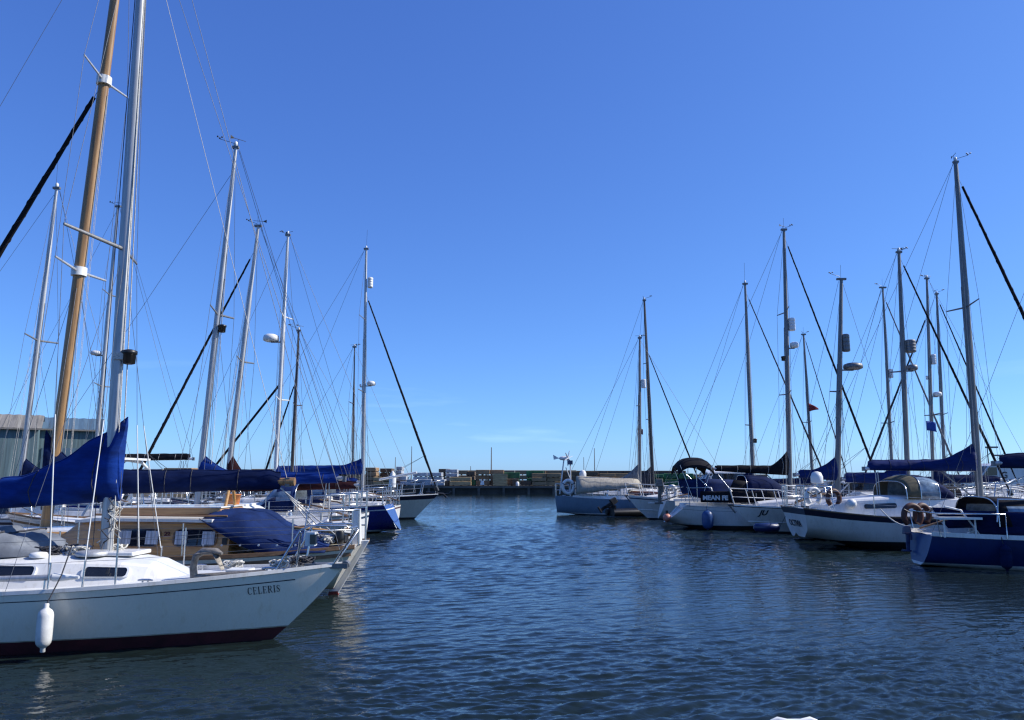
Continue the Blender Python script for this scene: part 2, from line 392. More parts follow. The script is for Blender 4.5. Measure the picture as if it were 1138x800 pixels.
# ------------------------------------------------------------------ rig
def mast_part(root, base, top, r=.075, m='alu', ratio=.62):
    b = MB(); base, top = Vector(base), Vector(top); n = 10
    pts = [base.lerp(top, i / n) for i in range(n + 1)]
    rs = [r * (1 if i < 7 else lerp(1, ratio, (i - 6) / 4)) for i in range(n + 1)]
    b.tube(pts, rs, 14, flat=.78)
    o = b.build('mast', m, root)
    g = MB(); g.tube([base.lerp(top, .02) + Vector((-r * 1.0, 0, 0)), base.lerp(top, .62) + Vector((-r * 1.0, 0, 0))], r * .16, 5); g.build('sail_track', 'alu_dark', o)
    return o
def spreaders(mo, p, length, sweep, m='alu_dark', r=.022, up=.06):
    tips = {}
    for sd in (1, -1):
        b = MB(); t = p + Vector((-sweep, sd * length, up)); b.tube([p, t], [r * 1.4, r], 6, flat=.6); b.build('spreader', m, mo); tips[sd] = t
    return tips
def masthead(mo, top, m='black', k=1.0, kind=0, d=1):
    q_ = (kind * 7) % 5; s = (.75, 1.0, .85, 1.15, .6)[q_]
    b = MB(); b.box(top + Vector((0, 0, .03)), ((.22, .16, .3, .2, .18)[q_] * k, .09 * k, .06 * k)); b.build('masthead_fitting', 'alu_dark', mo)
    if q_ != 3:      # wind cups on an arm
        v = MB(); sg = 1 if q_ != 2 else -1
        v.tube([top + Vector((.05 * sg, 0, .06)), top + Vector((.05 * sg, 0, .14 * s)), top + Vector((.42 * s * sg, 0, .26 * s))], .007 * k, 5)
        for a in range(3):
            q = 2 * PI * a / 3 + kind
            cpt = top + Vector((.42 * s * sg + .06 * math.cos(q), .06 * math.sin(q), .30 * s)); v.lathe([(.001, -.02), (.022 * k, -.01), (.02 * k, .02), (.001, .025)], cpt, 6); v.tube([top + Vector((.42 * s * sg, 0, .28 * s)), cpt], .004 * k, 4)
        v.build('wind_cups', m, mo)
    if q_ in (0, 1, 4):
        v = MB(); v.tube([top + Vector((-.05, 0, .05)), top + Vector((-.05, 0, .25 * s))], .006 * k, 5); a0 = kind * 1.3; dv = Vector((math.cos(a0), math.sin(a0), 0)) * .2
        v.tube([top + Vector((-.05, 0, .25 * s)) - dv, top + Vector((-.05, 0, .25 * s)) + dv], .007 * k, 5)
        e = top + Vector((-.05, 0, .25 * s)) - dv; v.add([e + Vector((0, 0, -.05)), e + dv * .6, e + Vector((0, 0, .06))], [(0, 1, 2)]); v.build('wind_vane', m, mo)
    if q_ in (2, 3, 0):
        a = MB(); a.tube([top + Vector((0, .04, .03)), top + Vector((.02, .04, .55 + .5 * (q_ == 3)))], .0045 * k, 4); a.build('aerial', 'black', mo)
    if q_ in (1, 3, 4):
        a = MB(); a.lathe([(.03, .05), (.045, .07), (.045, .16), (.02, .19)], top, 10); a.build('masthead_light', 'white_plastic', mo)
def radar(mo, p, r=.24, h=.2, m='white_plastic', side=1):
    b = MB(); c = p + Vector((side * (r + .14), 0, 0))
    b.lathe([(r * .7, -.02), (r * .98, .02), (r, h * .45), (r * .93, h * .8), (r * .6, h), (.01, h * 1.03)], c, 20)
    o = b.build('radar', m, mo)
    k = MB(); k.box(c + Vector((-side * (r * .5 + .07), 0, -.04)), (r + .14, .1, .04)); k.build('radar_bracket', 'alu_dark', mo)
def reflector(mo, p, m='white_plastic', r=.11, h=.5, side=1):
    b = MB(); c = p + Vector((side * (r + .09), 0, 0))
    prof = [(.02, 0), (r * .8, .01)]
    for i in range(4):
        z0 = h * (.04 + .92 * i / 4); z1 = h * (.04 + .92 * (i + 1) / 4); prof += [(r, z0 + .015), (r, z1 - .015), (r * .93, z1)]
    prof += [(r * .7, h), (.01, h)]
    b.lathe(prof, c, 14); b.build('radar_reflector', m, mo)
def deck_light(mo, p, side=1):
    b = MB(); c = p + Vector((side * .15, 0, 0)); b.lathe([(.05, -.1), (.08, -.09), (.085, .03), (.1, .04), (.1, .08), (.04, .1)], c, 12)
    b.box(p + Vector((side * .06, 0, -.02)), (.14, .04, .05)); b.build('mast_lamp', 'black', mo)

def boom_and_cover(root, p, length, m='navy_canvas', boom='alu', peak=.7, hm=.34, he=.16, w=.16, decay=.35, droop=0.0, start=.0, rise=.0, br=.055, clear=.12, seed=1, wrinkle=1.0, straps=5):
    """p gooseneck, boom runs aft (-x)"""
    rr = random.Random(seed)
    b = MB(); p = Vector(p); e = p + Vector((-length, 0, rise)); b.tube([p + Vector((.02, 0, 0)), e], br, 10)
    bo = b.build('boom', boom, root)
    fit = MB(); fit.box(e + Vector((-.02, 0, -.01)), (.08, br * 1.7, br * 2.3)); fit.build('boom_end', 'alu_dark', bo)
    if not m: return bo
    c = MB(); rows = []; n = 46
    ph = [rr.uniform(0, 6) for _ in range(6)]
    ties = [rr.uniform(.05, .1) + i * .17 for i in range(6)]
    ln = length - .12
    for i in range(n + 1):
        s = i / n; x = p.x - start + .07 - s * (ln + .07 - start); d = s * ln
        zb = p.z + rise * s - br - clear * (1 - .5 * s); 
        top = he + (hm - he) * (1 - s) ** .8 + peak * max(0, 1 - d / (decay * 2.1)) ** 1.45
        pinch = 1 - .16 * wrinkle * max(math.exp(-((s - t) / .012) ** 2) for t in ties)
        ht = (top + br + clear * (1 - .5 * s)) * (1 if s < .97 else .9)
        ww = w * (1 - .45 * s) * pinch * (1 if 0 < i < n else .6)
        ring = []
        for k in range(18):
            a = 2 * PI * k / 18; q = (1 - math.cos(a)) / 2     # 0 bottom .. 1 top
            sy = math.sin(a) * (1.0 - .55 * q ** 1.3 * (1 if top < .5 else 1.25))
            crease = wrinkle * (.02 * noise.noise(Vector((d * 2.2, q * 3.0 + d * 1.5, ph[4]))) + .014 * noise.noise(Vector((d * 6, q * 5 - d * 4, ph[5]))) + .014 * math.sin(d * 7 + ph[0] + q * 9) + .014 * math.sin(d * 13 + q * 5 + ph[1]) + .012 * math.sin(q * 17 - d * 5 + ph[2])) * (.3 + min(1, top))
            ring.append((x + .03 * math.sin(q * 5 + ph[3]) * (1 - s), p.y + sy * (ww + crease * .6), zb + q * ht + crease * .5 * q))
        rows.append(ring)
    c.grid(rows, close=True); c.cap(rows[0][::-1]); c.cap(rows[-1])
    cv = c.build('sail_cover', m, root)
    if straps:
        st = [.05 + .9 * (i + rr.uniform(.2, .8)) / straps for i in range(straps)]
        for t in st:
            j = int(t * n); t2 = MB(); cx_ = sum((Vector(p) for p in rows[j]), Vector()) / 18
            t2.tube([cx_ + (Vector(p) - cx_) * 1.02 for p in rows[j]] + [cx_ + (Vector(rows[j][0]) - cx_) * 1.02], .007, 4, caps=False); t2.build('cover_tie', 'rope_dark' if m != 'black_canvas' else 'rope', cv)
        sm = MB(); sm.tube([Vector(r[9]) + Vector((0, 0, .004)) for r in rows], .009, 4); sm.build('cover_seam', m, cv)
    return bo

def rigging(root, h, base, top, sp, chain_x, rw=.005, fore=None, back=True, furl=None, furl_r=.035, fore_frac=1.0, inner=None, extras=2, name_wire='wire', fore_to=None, back_to=None):
    """sp: list of {1:tip,-1:tip}"""
    base, top = Vector(base), Vector(top)
    for sd in (1, -1):
        cp = h.edge(chain_x, sd, .0, .08)
        b = MB(); b.tube([cp] + [s[sd] for s in sp] + [base.lerp(top, .985)], rw, 4, caps=False); b.build('cap_shroud', name_wire, root)
        lo = base.lerp(top, (sp[0][sd].z - base.z - .1) / (top.z - base.z)) if sp else base.lerp(top, .6)
        for dx in (.35, -.45):
            cq = h.edge(chain_x + dx, sd, .0, .10); b = MB(); b.tube([cq, lo], rw * .9, 4, caps=False); b.build('lower_shroud', name_wire, root)
    ft = base.lerp(top, fore_frac) + Vector((.06, 0, 0)); fp = Vector(fore_to) if fore_to else h.edge(h.L - .12, 1, .03, 0); 
    if not fore_to: fp.y = 0
    b = MB(); b.tube([fp, ft], rw, 4, caps=False); fo = b.build('forestay', name_wire, root)
    if furl:
        b = MB(); a0, a1 = fp.lerp(ft, .035), fp.lerp(ft, .975)
        N = 60; ax = (a1 - a0).normalized(); u_ = ax.cross(Vector((0, 1, 0))).normalized(); v_ = ax.cross(u_); pts = []; rs = []
        for i in range(N + 1):
            t = i / N; r_ = furl_r * (.5 + .6 * min(1, t * 7) - .55 * t ** 1.3); ph = t * 46
            pts.append(a0.lerp(a1, t) + (u_ * math.cos(ph) + v_ * math.sin(ph)) * r_ * .05 - Vector((0, 0, .0))); rs.append(r_ * (1 + .035 * math.sin(ph * .6)))
        b.tube(pts, rs, 8); fj = b.build('furled_jib', furl, root)
        w_ = MB(); w_.tube([a0.lerp(a1, i / 240) + (u_ * math.cos(i * .42) + v_ * math.sin(i * .42)) * rs[i // 4] * 1.06 for i in range(8, 236)], furl_r * .09, 4); w_.build('luff_edge', 'dark_grey_canvas', fj)
        ep = h.edge(min(h.L * .55, chain_x), 1, .05, .3)
        for sd in (1, -1): k_ = MB(); k_.tube(sag(a0.lerp(a1, .16), (ep.x, sd * abs(ep.y), ep.z), .12, 8), .007, 4); k_.build('jib_sheet', 'rope_dark', root)
        d = MB(); d.tube([fp.lerp(ft, .012), fp.lerp(ft, .03)], furl_r * 1.8, 10); d.build('furling_drum', 'black', root)
    if back:
        bp = Vector(back_to) if back_to else Vector((.1, 0, h.fb[0] + .02)); b = MB(); b.tube([top + Vector((-.06, 0, 0)), bp], rw, 4, caps=False); b.build('backstay', name_wire, root)
    if inner:
        b = MB(); b.tube([base.lerp(top, inner[0]), Vector(inner[1])], inner[2], 6); b.build('inner_forestay', inner[3], root)
    b = MB()
    for i in range(extras):
        o = Vector((R.uniform(.1, .3) * R.choice((-1, 1)), R.uniform(-.25, .25), 0))
        b.tube(sag(base + o, base.lerp(top, R.uniform(.75, .97)) + o * .12, 0, 4), rw * .8, 4, caps=False)
    if extras: b.build('halyard', 'rope', root)

def rails(root, h, x0, x1, n, ht=.58, sides=(1, -1), r=.012, wires=(.55, 1.0), pulpit=True, pushpit=True, wm='steel', prl=1.0, nav=False, wr=.004):
    for sd in sides:
        tops = []
        for i in range(n):
            x = lerp(x0, x1, i / max(1, n - 1)); p = h.edge(x, sd, 0, .05)
            b = MB(); b.tube([p + Vector((0, 0, -.02)), p + Vector((0, 0, ht))], r, 6); b.build('stanchion', 'steel', root); tops.append(p)
        if pulpit: tops.append(h.edge(h.L - prl, sd, 0, .06))
        if pushpit: tops.insert(0, h.edge(.25, sd, 0, .05))
        for k in wires:
            b = MB(); b.tube([p + Vector((0, 0, ht * k)) for p in tops], wr, 4, caps=False); b.build('guard_wire', wm, root)
    if pulpit:
        b = MB(); A = {sd: h.edge(h.L - prl, sd, 0, .06) for sd in (1, -1)}; tip = h.edge(h.L, 1); tip.y = 0
        up = Vector((0, 0, ht + .03)); bend = []
        a, c = A[1], A[-1]; nose = Vector((tip.x + .08, 0, tip.z + ht + .08))
        q1 = a.lerp(tip, .55) + Vector((.1, .10, 0)); q2 = c.lerp(tip, .55) + Vector((.1, -.10, 0))
        q1.z = q2.z = a.z + ht + .05
        b.tube([a, a + up + Vector((.12, 0, 0)), q1, nose + Vector((0, .1, 0)), nose + Vector((.03, 0, 0)), nose + Vector((0, -.1, 0)), q2, c + up + Vector((.12, 0, 0)), c], r * 1.3, 8)
        for sd in (1, -1):
            f = h.edge(h.L - .32, sd, 0, .04); b.tube([f, nose + Vector((-.12, sd * .12, 0))], r * 1.1, 6)
        b.build('pulpit', 'steel', root)
    if pushpit:
        z = h.zs(0); y = h.b(0, z) - .06; x = h.xs(z) + .06; xf = x + .75
        yf = h.b(h.u_of(xf, z), z) - .06
        for sd in (1, -1):
            b = MB(); b.tube([(xf, sd * yf, z), (xf - .05, sd * yf, z + ht + .03), (x, sd * y, z + ht + .05), (x - .05, sd * y * .5, z + ht + .05)], r * 1.2, 6)
            b.tube([(x, sd * y, z), (x, sd * y, z + ht + .05)], r * 1.1, 6); b.tube([(x - .05, sd * y * .5, z), (x - .05, sd * y * .5, z + ht + .05)], r * 1.1, 6)
            b.tube([(xf - .03, sd * yf, z + ht * .5), (x, sd * y, z + ht * .52), (x - .05, sd * y * .5, z + ht * .52)], r, 6)
            b.build('pushpit', 'steel', root)

def sprayhood(root, x0, x1, w, z0, ht, m='blue_canvas', win='vinyl', front=.75, name='sprayhood'):
    """x0 aft (tall) .. x1 front (low)"""
    b = MB(); rows = []; nseg = 8; na = 16
    for j in range(nseg + 1):
        t = j / nseg; x = lerp(x0, x1, t); hh = ht * (1 if t < .35 else math.cos((t - .35) / .65 * PI / 2 * .93)); ww = w * (1 - .12 * t)
        rows.append([(x + .08 * math.sin(PI * i / na) * (t), ww * math.copysign(abs(math.cos(PI * i / na)) ** .55, math.cos(PI * i / na)), z0 + hh * math.sin(PI * i / na) ** .6) for i in range(na + 1)])
    b.grid(rows, mrow=lambda j, i: (1 if (j >= 4 and 2 <= i < 14 and i not in (7, 8)) or (1 <= j < 4 and i in (1, 2, 13, 14)) else 0))
    o = b.build(name, [m, win], root)
    md = o.modifiers.new('thick', 'SOLIDIFY'); md.thickness = .012
    f = MB(); r = rows[0]; f.tube(r, .014, 6); f.build('hood_frame', 'steel', o)
    return o
def bimini(root, x0, x1, w, z, rise=.16, m='black_canvas', foot=None, th=.05):
    b = MB(); g = []
    for j in range(9):
        t = j / 8; x = lerp(x0, x1, t); e = 1 - (2 * t - 1) ** 4
        g.append([(x, w * q, z - .1 * (1 - e) * 1.4 + rise * (1 - abs(q) ** 3.0) - .12 * abs(q) ** 6 - rise * .9 * abs(2 * t - 1) ** 2.4) for q in (1, .95, .85, .6, .3, 0, -.3, -.6, -.85, -.95, -1)])
    b.slab([r[::-1] for r in g], th); o = b.build('bimini', m, root)
    if foot is not None:
        f = MB()
        for t in (.05, .5, .95):
            x = lerp(x0, x1, t); xm = (x0 + x1) / 2
            for sd in (1, -1): f.tube([(lerp(xm, x, .2), sd * w, foot), (x, sd * w * .98, z - .12)], .013, 6)
        f.build('bimini_frame', 'steel', o)
    return o
def canvas_panel(root, pts_bottom, pts_top, m, name='canvas_dodger', th=.015):
    b = MB(); rows = []
    for a, c in zip(pts_bottom, pts_top): rows.append([Vector(a).lerp(Vector(c), q / 4) for q in range(5)])
    b.grid(rows, smooth=True); o = b.build(name, m, root); md = o.modifiers.new('thick', 'SOLIDIFY'); md.thickness = th; return o
def cockpit(root, h, x0, x1, w=.62, hc=.26, m='white'):
    for sd in (1, -1):
        b = MB(); rows = []
        for i in range(9):
            x = lerp(x0, x1, i / 8); z = h.deck_z(x); yo = min(h.deck_b(x) - .28, w + .22); t = .5 + .5 * i / 8
            rows.append([(x, sd * (yo + .05), z - .03), (x, sd * yo, z + hc * t), (x, sd * (yo - .12), z + hc * t), (x, sd * (yo - .2), z - .03)])
        b.grid([r[::sd] for r in rows], smooth=False); b.cap(rows[0][::-sd]); b.cap(rows[-1][::sd])
        b.build('cockpit_coaming', m, root)
    for sd in (1, -1):
        x = lerp(x0, x1, .6); z = h.deck_z(x) + hc * .8; y = min(h.deck_b(x) - .28, w + .22) - .06
        k = MB(); k.lathe([(.07, 0), (.07, .03), (.05, .06), (.055, .11), (.06, .12), (.03, .13)], (x, sd * y, z), 12); k.build('winch', 'steel', root)
def rope_heap(root, c, r=.25, n=5, m='rope', rad=.012, seed=3, up=.1, name='rope_coil'):
    rr = random.Random(seed); b = MB()
    for k in range(n):
        pts = []; p0 = rr.uniform(0, 6); R1 = r * rr.uniform(.4, 1)
        for i in range(22):
            a = p0 + i * .55; q = R1 * (1 + .3 * math.sin(i * 1.7 + k)); pts.append((c[0] + q * math.cos(a), c[1] + q * .7 * math.sin(a), c[2] + up * (.5 + .5 * math.sin(i * .9 + k * 2))))
        b.tube(pts, rad, 5)
    return b.build(name, m, root)
def hatch(root, c, d=(.5, .5, .07), m='alu_dark'):
    b = MB(); b.box(c, d); o = bevel(b.build('hatch', m, root), .02); return o
def cleat(root, c, s=.1, name='cleat'):
    b = MB(); b.tube([(c[0] - s, c[1], c[2] + .045), (c[0] - s * .5, c[1], c[2] + .05), (c[0] + s * .5, c[1], c[2] + .05), (c[0] + s, c[1], c[2] + .045)], [s * .1, s * .16, s * .16, s * .1], 6)
    for k in (-1, 1): b.tube([(c[0] + k * s * .35, c[1], c[2] - .02), (c[0] + k * s * .35, c[1], c[2] + .05)], s * .14, 6)
    b.build(name, 'steel', root)
def outboard(root, c, sd=1, m='black', tilt=0.0, k=1.0):
    b = MB(); c = Vector(c)
    rot = lambda p: Vector((p[0] * math.cos(tilt) + p[2] * math.sin(tilt), p[1], -p[0] * math.sin(tilt) + p[2] * math.cos(tilt))) * k + c
    def bx(cc, d, tp=1.0):
        q = MB(); q.box(cc, d, taper=tp); b.add([rot(v) for v in q.v], q.f)
    bx((-.12, 0, .28), (.34, .24, .34), .8); bx((-.1, 0, -.05), (.16, .12, .4)); bx((-.12, 0, -.42), (.14, .06, .4), 1.2); bx((-.16, 0, -.6), (.36, .09, .08)); bx((.02, 0, 0), (.1, .2, .26))
    for a in range(3):
        q = 2 * PI * a / 3; b.add([rot(v) for v in ((-.36, 0, -.6), (-.37, .1 * math.cos(q - .4), -.6 + .1 * math.sin(q - .4)), (-.35, .1 * math.cos(q + .4), -.6 + .1 * math.sin(q + .4)))], [(0, 1, 2)])
    return bevel(b.build('outboard_motor', m, root), .02)

def fender(name, label, p, r=.11, ln=.5, m='fender_white', rope_to=None, group=None):
    o = thing(name, label, 'fender', p, 0, group); b = MB(); h = ln / 2
    b.lathe([(.018, -h - .05), (.028, -h - .04), (.026, -h - .005), (r * .45, -h + r * .10), (r * .72, -h + r * .30), (r * .9, -h + r * .6), (r * .985, -h + r), (r * 1.01, 0), (r * .985, h - r), (r * .9, h - r * .6), (r * .72, h - r * .30), (r * .45, h - r * .10), (.026, h + .005), (.028, h + .04), (.018, h + .05)], (0, 0, 0), 18)
    b.build('fender_body', m, o)
    if rope_to is not None:
        q = Vector(rope_to) - Vector(p); k = MB(); k.tube([(0, 0, h + .04), q * .6 + Vector((0, 0, .03)), q], .008, 5); k.build('fender_rope', 'rope_dark', o)
    return o
def horseshoe(name, label, p, m='white_plastic', r=.26, group=None, rz=0.0, full=False, t=.07):
    o = thing(name, label, 'lifebuoy', p, rz, group); b = MB()
    n = 26; a0, a1 = (0, 2 * PI) if full else (-PI * .28, PI * 1.28)
    b.tube([(r * math.cos(lerp(a0, a1, i / n)), 0, r * 1.15 * math.sin(lerp(a0, a1, i / n))) for i in range(n + 1)], t, 8); b.build('buoy_ring', m, o)
    for a in (.5, PI - .5): k = MB(); k.tube([((r - t - .01) * math.cos(a), -t * 1.1, (r - t) * 1.15 * math.sin(a)), ((r + t + .01) * math.cos(a), -t * 1.1, (r + t) * 1.15 * math.sin(a))], .018, 5); k.build('buoy_strap', 'letter', o)
    return o

def boat_root(name, label, cat, Y, px, py, end, d, L, yaw=0.0, group=None, X=None):
    if X is None: X = at(px, py, Y).x
    x = X - d * (L if end == 'bow' else 0)
    o = thing(name, label, cat, (x, Y, 0), (0 if d > 0 else PI) + yaw, group)
    if yaw and end == 'bow':   # turn about the bow tip
        v = Vector((math.cos(o.rotation_euler.z), math.sin(o.rotation_euler.z), 0)) * L; o.location = Vector((X, Y, 0)) - v
    o['_l'] = 0; del o['_l']
    return o
def loc(root, p):
    """world -> boat space"""
    p = Vector(p) - root.location; a = -root.rotation_euler.z
    return Vector((p.x * math.cos(a) - p.y * math.sin(a), p.x * math.sin(a) + p.y * math.cos(a), p.z))
def wor(root, p):
    a = root.rotation_euler.z; p = Vector(p)
    return Vector((p.x * math.cos(a) - p.y * math.sin(a), p.x * math.sin(a) + p.y * math.cos(a), p.z)) + root.location
def depth_of(root, px, py, Y):
    """depth at which the line through the pixel meets the boat's centre plane"""
    for _ in range(4): Y = wor(root, (loc(root, at(px, py, Y)).x, 0, 0)).y
    return Y
def mast_pts(root, bpx, bpy_, tpx, tpy, Y, zb):
    """foot on the boat at height zb on the line seen through the two pixels"""
    a, t = loc(root, at(bpx, bpy_, depth_of(root, bpx, bpy_, Y))), loc(root, at(tpx, tpy, depth_of(root, bpx, bpy_, Y)))
    k = (zb - a.z) / (t.z - a.z); f = a.lerp(t, k)
    return Vector((f.x, 0, zb)), Vector((t.x, 0, t.z))

# a whole ordinary sloop --------------------------------------------------
def sloop(S):
    g = S.get
    L, B, Y, d = S['L'], S['B'], S['Y'], S['d']
    root = boat_root('sailing_yacht', S['label'], 'sailing boat', Y, *S['tip'], S['end'], d, L, g('yaw', 0), X=g('X'))
    h = Hull(L, B, S['fb'], g('tr', .72), g('stern_rake', 0), g('bow', .8), g('bowq', 1.0), g('fw', .85), double=g('double', False), sx0=g('sx0', 0.0), lift=g('lift', .10), ps=g('ps', .48))
    h.tr_plain = g('tr_plain', False)
    S['h'] = h; S['root'] = root
    build_hull(root, h, g('hull', 'white'), g('stripe'), g('boot', (.08, 'black_boot')), g('boot2'), g('deck', 'offwhite'), g('line'), g('tr_mat'))
    toe_rail(root, h, g('toe', 'alu_dark'), g('toe_r', .022))
    # cabin from fractions of L
    c0, c1 = g('cab', (.36, .76)); ch = g('ch', .36); zc = h.zs((c0 + c1) / 2) - .06
    x0, x1 = c0 * L, c1 * L; wb = h.deck_b(x0) - .34
    secs = [(x0 - .12, wb, wb * .9, zc + ch * .9 + .04), (x0, wb, wb * .88, zc + ch + .06), (lerp(x0, x1, .45), h.deck_b(lerp(x0, x1, .45)) - .36, (h.deck_b(lerp(x0, x1, .45)) - .36) * .84, zc + ch), (lerp(x0, x1, .75), (h.deck_b(lerp(x0, x1, .75)) - .34) * .95, (h.deck_b(lerp(x0, x1, .75)) - .36) * .76, zc + ch * .9), (lerp(x0, x1, .88), (h.deck_b(lerp(x0, x1, .88)) - .32) * .85, (h.deck_b(lerp(x0, x1, .88)) - .36) * .66, zc + ch * .72), (x1, h.deck_b(x1) * .42, h.deck_b(x1) * .34, zc + .06)]
    cb = Cabin(secs, zc); S['cab_o'] = cb
    co_ = build_cabin(root, cb, g('cabm', ('white', 'offwhite'))); S['cabin'] = co_
    for w in g('wins', ((.08, .36), (.42, .62))):
        cabin_window(co_, cb, lerp(x0, x1, w[0]), lerp(x0, x1, w[1]), .35, .74, frame=g('wframe'))
    hatch(root, (lerp(x0, x1, .62), 0, cb.top(lerp(x0, x1, .62)) + .02))
    b = MB(); b.box((x0 + .4, 0, cb.top(x0 + .4) + .01), (.9, .7, .06)); bevel(b.build('companionway_hatch', g('hatchm', 'white'), root), .02)
    b = MB(); b.box((x0 - .13, 0, zc + ch * .5), (.03, .56, ch * .95)); b.build('washboard', 'teak', root)
    cockpit(root, h, .09 * L, x0 - .1, hc=g('hc', .26), m=g('coam', 'white'))
    for mst in g('masts', ()):
        mb, mt = mst['b'], mst['t']
        if 'gy' in mst: mst['gz'] = at(mb[0], mst['gy'], Y).z
        if 'bend' in mst: mst['boom'] = abs(at(mst['bend'], mst['gy'], Y).x - at(mb[0], mst['gy'], Y).x)
        xl = loc(root, at(mb[0], mb[1], depth_of(root, mb[0], mb[1], Y))).x
        zb = cb.top(xl) if x0 - .1 < xl < x1 else h.deck_z(xl) + .04
        base, top = mast_pts(root, mb[0], mb[1], mt[0], mt[1], Y, zb - .02)
        mo = mast_part(root, base, top, mst.get('r', .075) * .84, mst.get('m', 'alu'))
        mst['o'] = mo; mst['base'] = base; mst['top'] = top
        sps = []
        nsp = mst.get('sp', (.5,))
        for f in nsp: sps.append(spreaders(mo, base.lerp(top, f), mst.get('spl', min(.95, B * .3)), mst.get('sweep', .12), mst.get('m', 'alu') if mst.get('m') != 'alu' else 'alu_dark'))
        masthead(mo, top, k=mst.get('k', .75 + Y / 80), kind=mst.get('kind', int(mb[0])))
        rigging(root, h, base, top, sps, base.x - .12, rw=mst.get('rw', .0032 + Y * .00011), furl=mst.get('furl'), furl_r=mst.get('furl_r', .05) * .78, fore_frac=mst.get('ff', .98), extras=mst.get('ex', 4), inner=mst.get('inner'), fore_to=mst.get('fore_to'), back_to=mst.get('back_to'), back=mst.get('back', True))
        if 'boom' in mst:
            bl = mst['boom']; gz = mst.get('gz', zb + .75)
            gp = base.lerp(top, (gz - base.z) / (top.z - base.z)) - Vector((mst.get('r', .075), 0, 0))
            boom_and_cover(root, gp, bl, mst.get('cover', 'navy_canvas'), peak=mst.get('peak', .55), hm=mst.get('hm', .3), he=mst.get('he', .14), w=mst.get('w', .16), decay=mst.get('decay', .35), rise=mst.get('rise', .05), seed=int(mb[0]), clear=mst.get('clear', .1), boom=mst.get('boomm', 'alu'))
            if mst.get('vang', True):
                b = MB(); b.tube([gp + Vector((-bl * .3, 0, -.05)), base + Vector((-.08, 0, .08))], .02, 6); b.build('boom_vang', 'alu_dark', root)
            b = MB(); b.tube([gp + Vector((-bl * .88, 0, -.05)), (gp.x - bl * .86, .06, h.deck_z(max(.3, gp.x - bl * .86)) + .1)], .014, 5); b.tube([gp + Vector((-bl * .9, 0, -.05)), (gp.x - bl * .9, -.06, h.deck_z(max(.3, gp.x - bl)) + .1)], .014, 5); b.build('mainsheet', 'rope', root)
            b = MB(); b.tube([gp + Vector((-bl, 0, .08)), top + Vector((-.1, 0, -.05))], .004 + Y * .00006, 4, caps=False); b.build('topping_lift', 'rope_dark', root)
        for kind, py_, side, extra in mst.get('gear', ()):
            p = base.lerp(top, (at(mt[0], py_, Y).z - base.z) / (top.z - base.z)); side *= d
            if kind == 'radar': radar(mo, p, side=side, **extra)
            elif kind == 'reflector': reflector(mo, p, side=side, **extra)
            else: deck_light(mo, p, side)
    rails(root, h, .2 * L, .82 * L, g('nst', 5), pulpit=g('pulpit', True), pushpit=g('pushpit', True), r=.013 + Y * .0001, wr=.002 + Y * .00009)
    if g('hood'): sprayhood(root, x0 - .35, x0 + .75, wb + .05, zc + ch * .55, .82, **S['hood'])
    if g('wheel'):
        b = MB(); c = Vector((.16 * L, 0, h.fb[0] + .35)); b.tube([c + Vector((0, .4 * math.cos(a), .4 * math.sin(a))) for a in [2 * PI * i / 20 for i in range(21)]], .016, 6)
        for i in range(6): b.tube([c, c + Vector((0, .4 * math.cos(i * PI / 3), .4 * math.sin(i * PI / 3)))], .01, 5)
        b.build('steering_wheel', 'steel', root)
    else:
        b = MB(); b.tube([(.12, 0, h.fb[0] + .12), (.8, 0, h.fb[0] + .34), (1.3, .1, h.fb[0] + .42)], .022, 6); b.build('tiller', 'teak', root)
    for sd in (1, -1): cleat(root, h.edge(.4, sd, .0, .12)); cleat(root, h.edge(L - 1.0, sd, .0, .1))
    for k in range(2):
        xx = lerp(x0, x1, R.uniform(.3, .8)); rope_heap(root, (xx, R.choice((-1, 1)) * h.deck_b(xx) * .35, cb.top(xx) + .02), .16, 3, R.choice(('rope', 'rope_dark', 'rope')), .012, int(Y * 10 + k), .04)
    return S
# ================================================================== SETTING
# water: a fine wave field in front, a plain sheet to the horizon
def water_material():
    m = bpy.data.materials.new('harbour_water'); m.use_nodes = True; nt = m.node_tree; b = nt.nodes['Principled BSDF']
    b.inputs['Base Color'].default_value = (.009, .016, .016, 1); b.inputs['Roughness'].default_value = .06; b.inputs['IOR'].default_value = 1.333
    tc = nt.nodes.new('ShaderNodeTexCoord'); mp = nt.nodes.new('ShaderNodeMapping'); mp.inputs['Scale'].default_value = (.75, 1.5, 1); mp.inputs['Rotation'].default_value = (0, 0, .25)
    nt.links.new(tc.outputs['Object'], mp.inputs['Vector'])
    bumps = None
    for sc, st, dist in ((9.0, .25, .025), (3.2, .22, .06)):
        n = nt.nodes.new('ShaderNodeTexNoise'); n.inputs['Scale'].default_value = sc; n.inputs['Detail'].default_value = 3; n.inputs['Distortion'].default_value = .6
        nt.links.new(mp.outputs['Vector'], n.inputs['Vector'])
        bp = nt.nodes.new('ShaderNodeBump'); bp.inputs['Strength'].default_value = st; bp.inputs['Distance'].default_value = dist
        nt.links.new(n.outputs['Fac'], bp.inputs['Height'])
        if bumps: nt.links.new(bumps.outputs['Normal'], bp.inputs['Normal'])
        bumps = bp
    nt.links.new(bumps.outputs['Normal'], b.inputs['Normal'])
    return m
M['water'] = water_material()
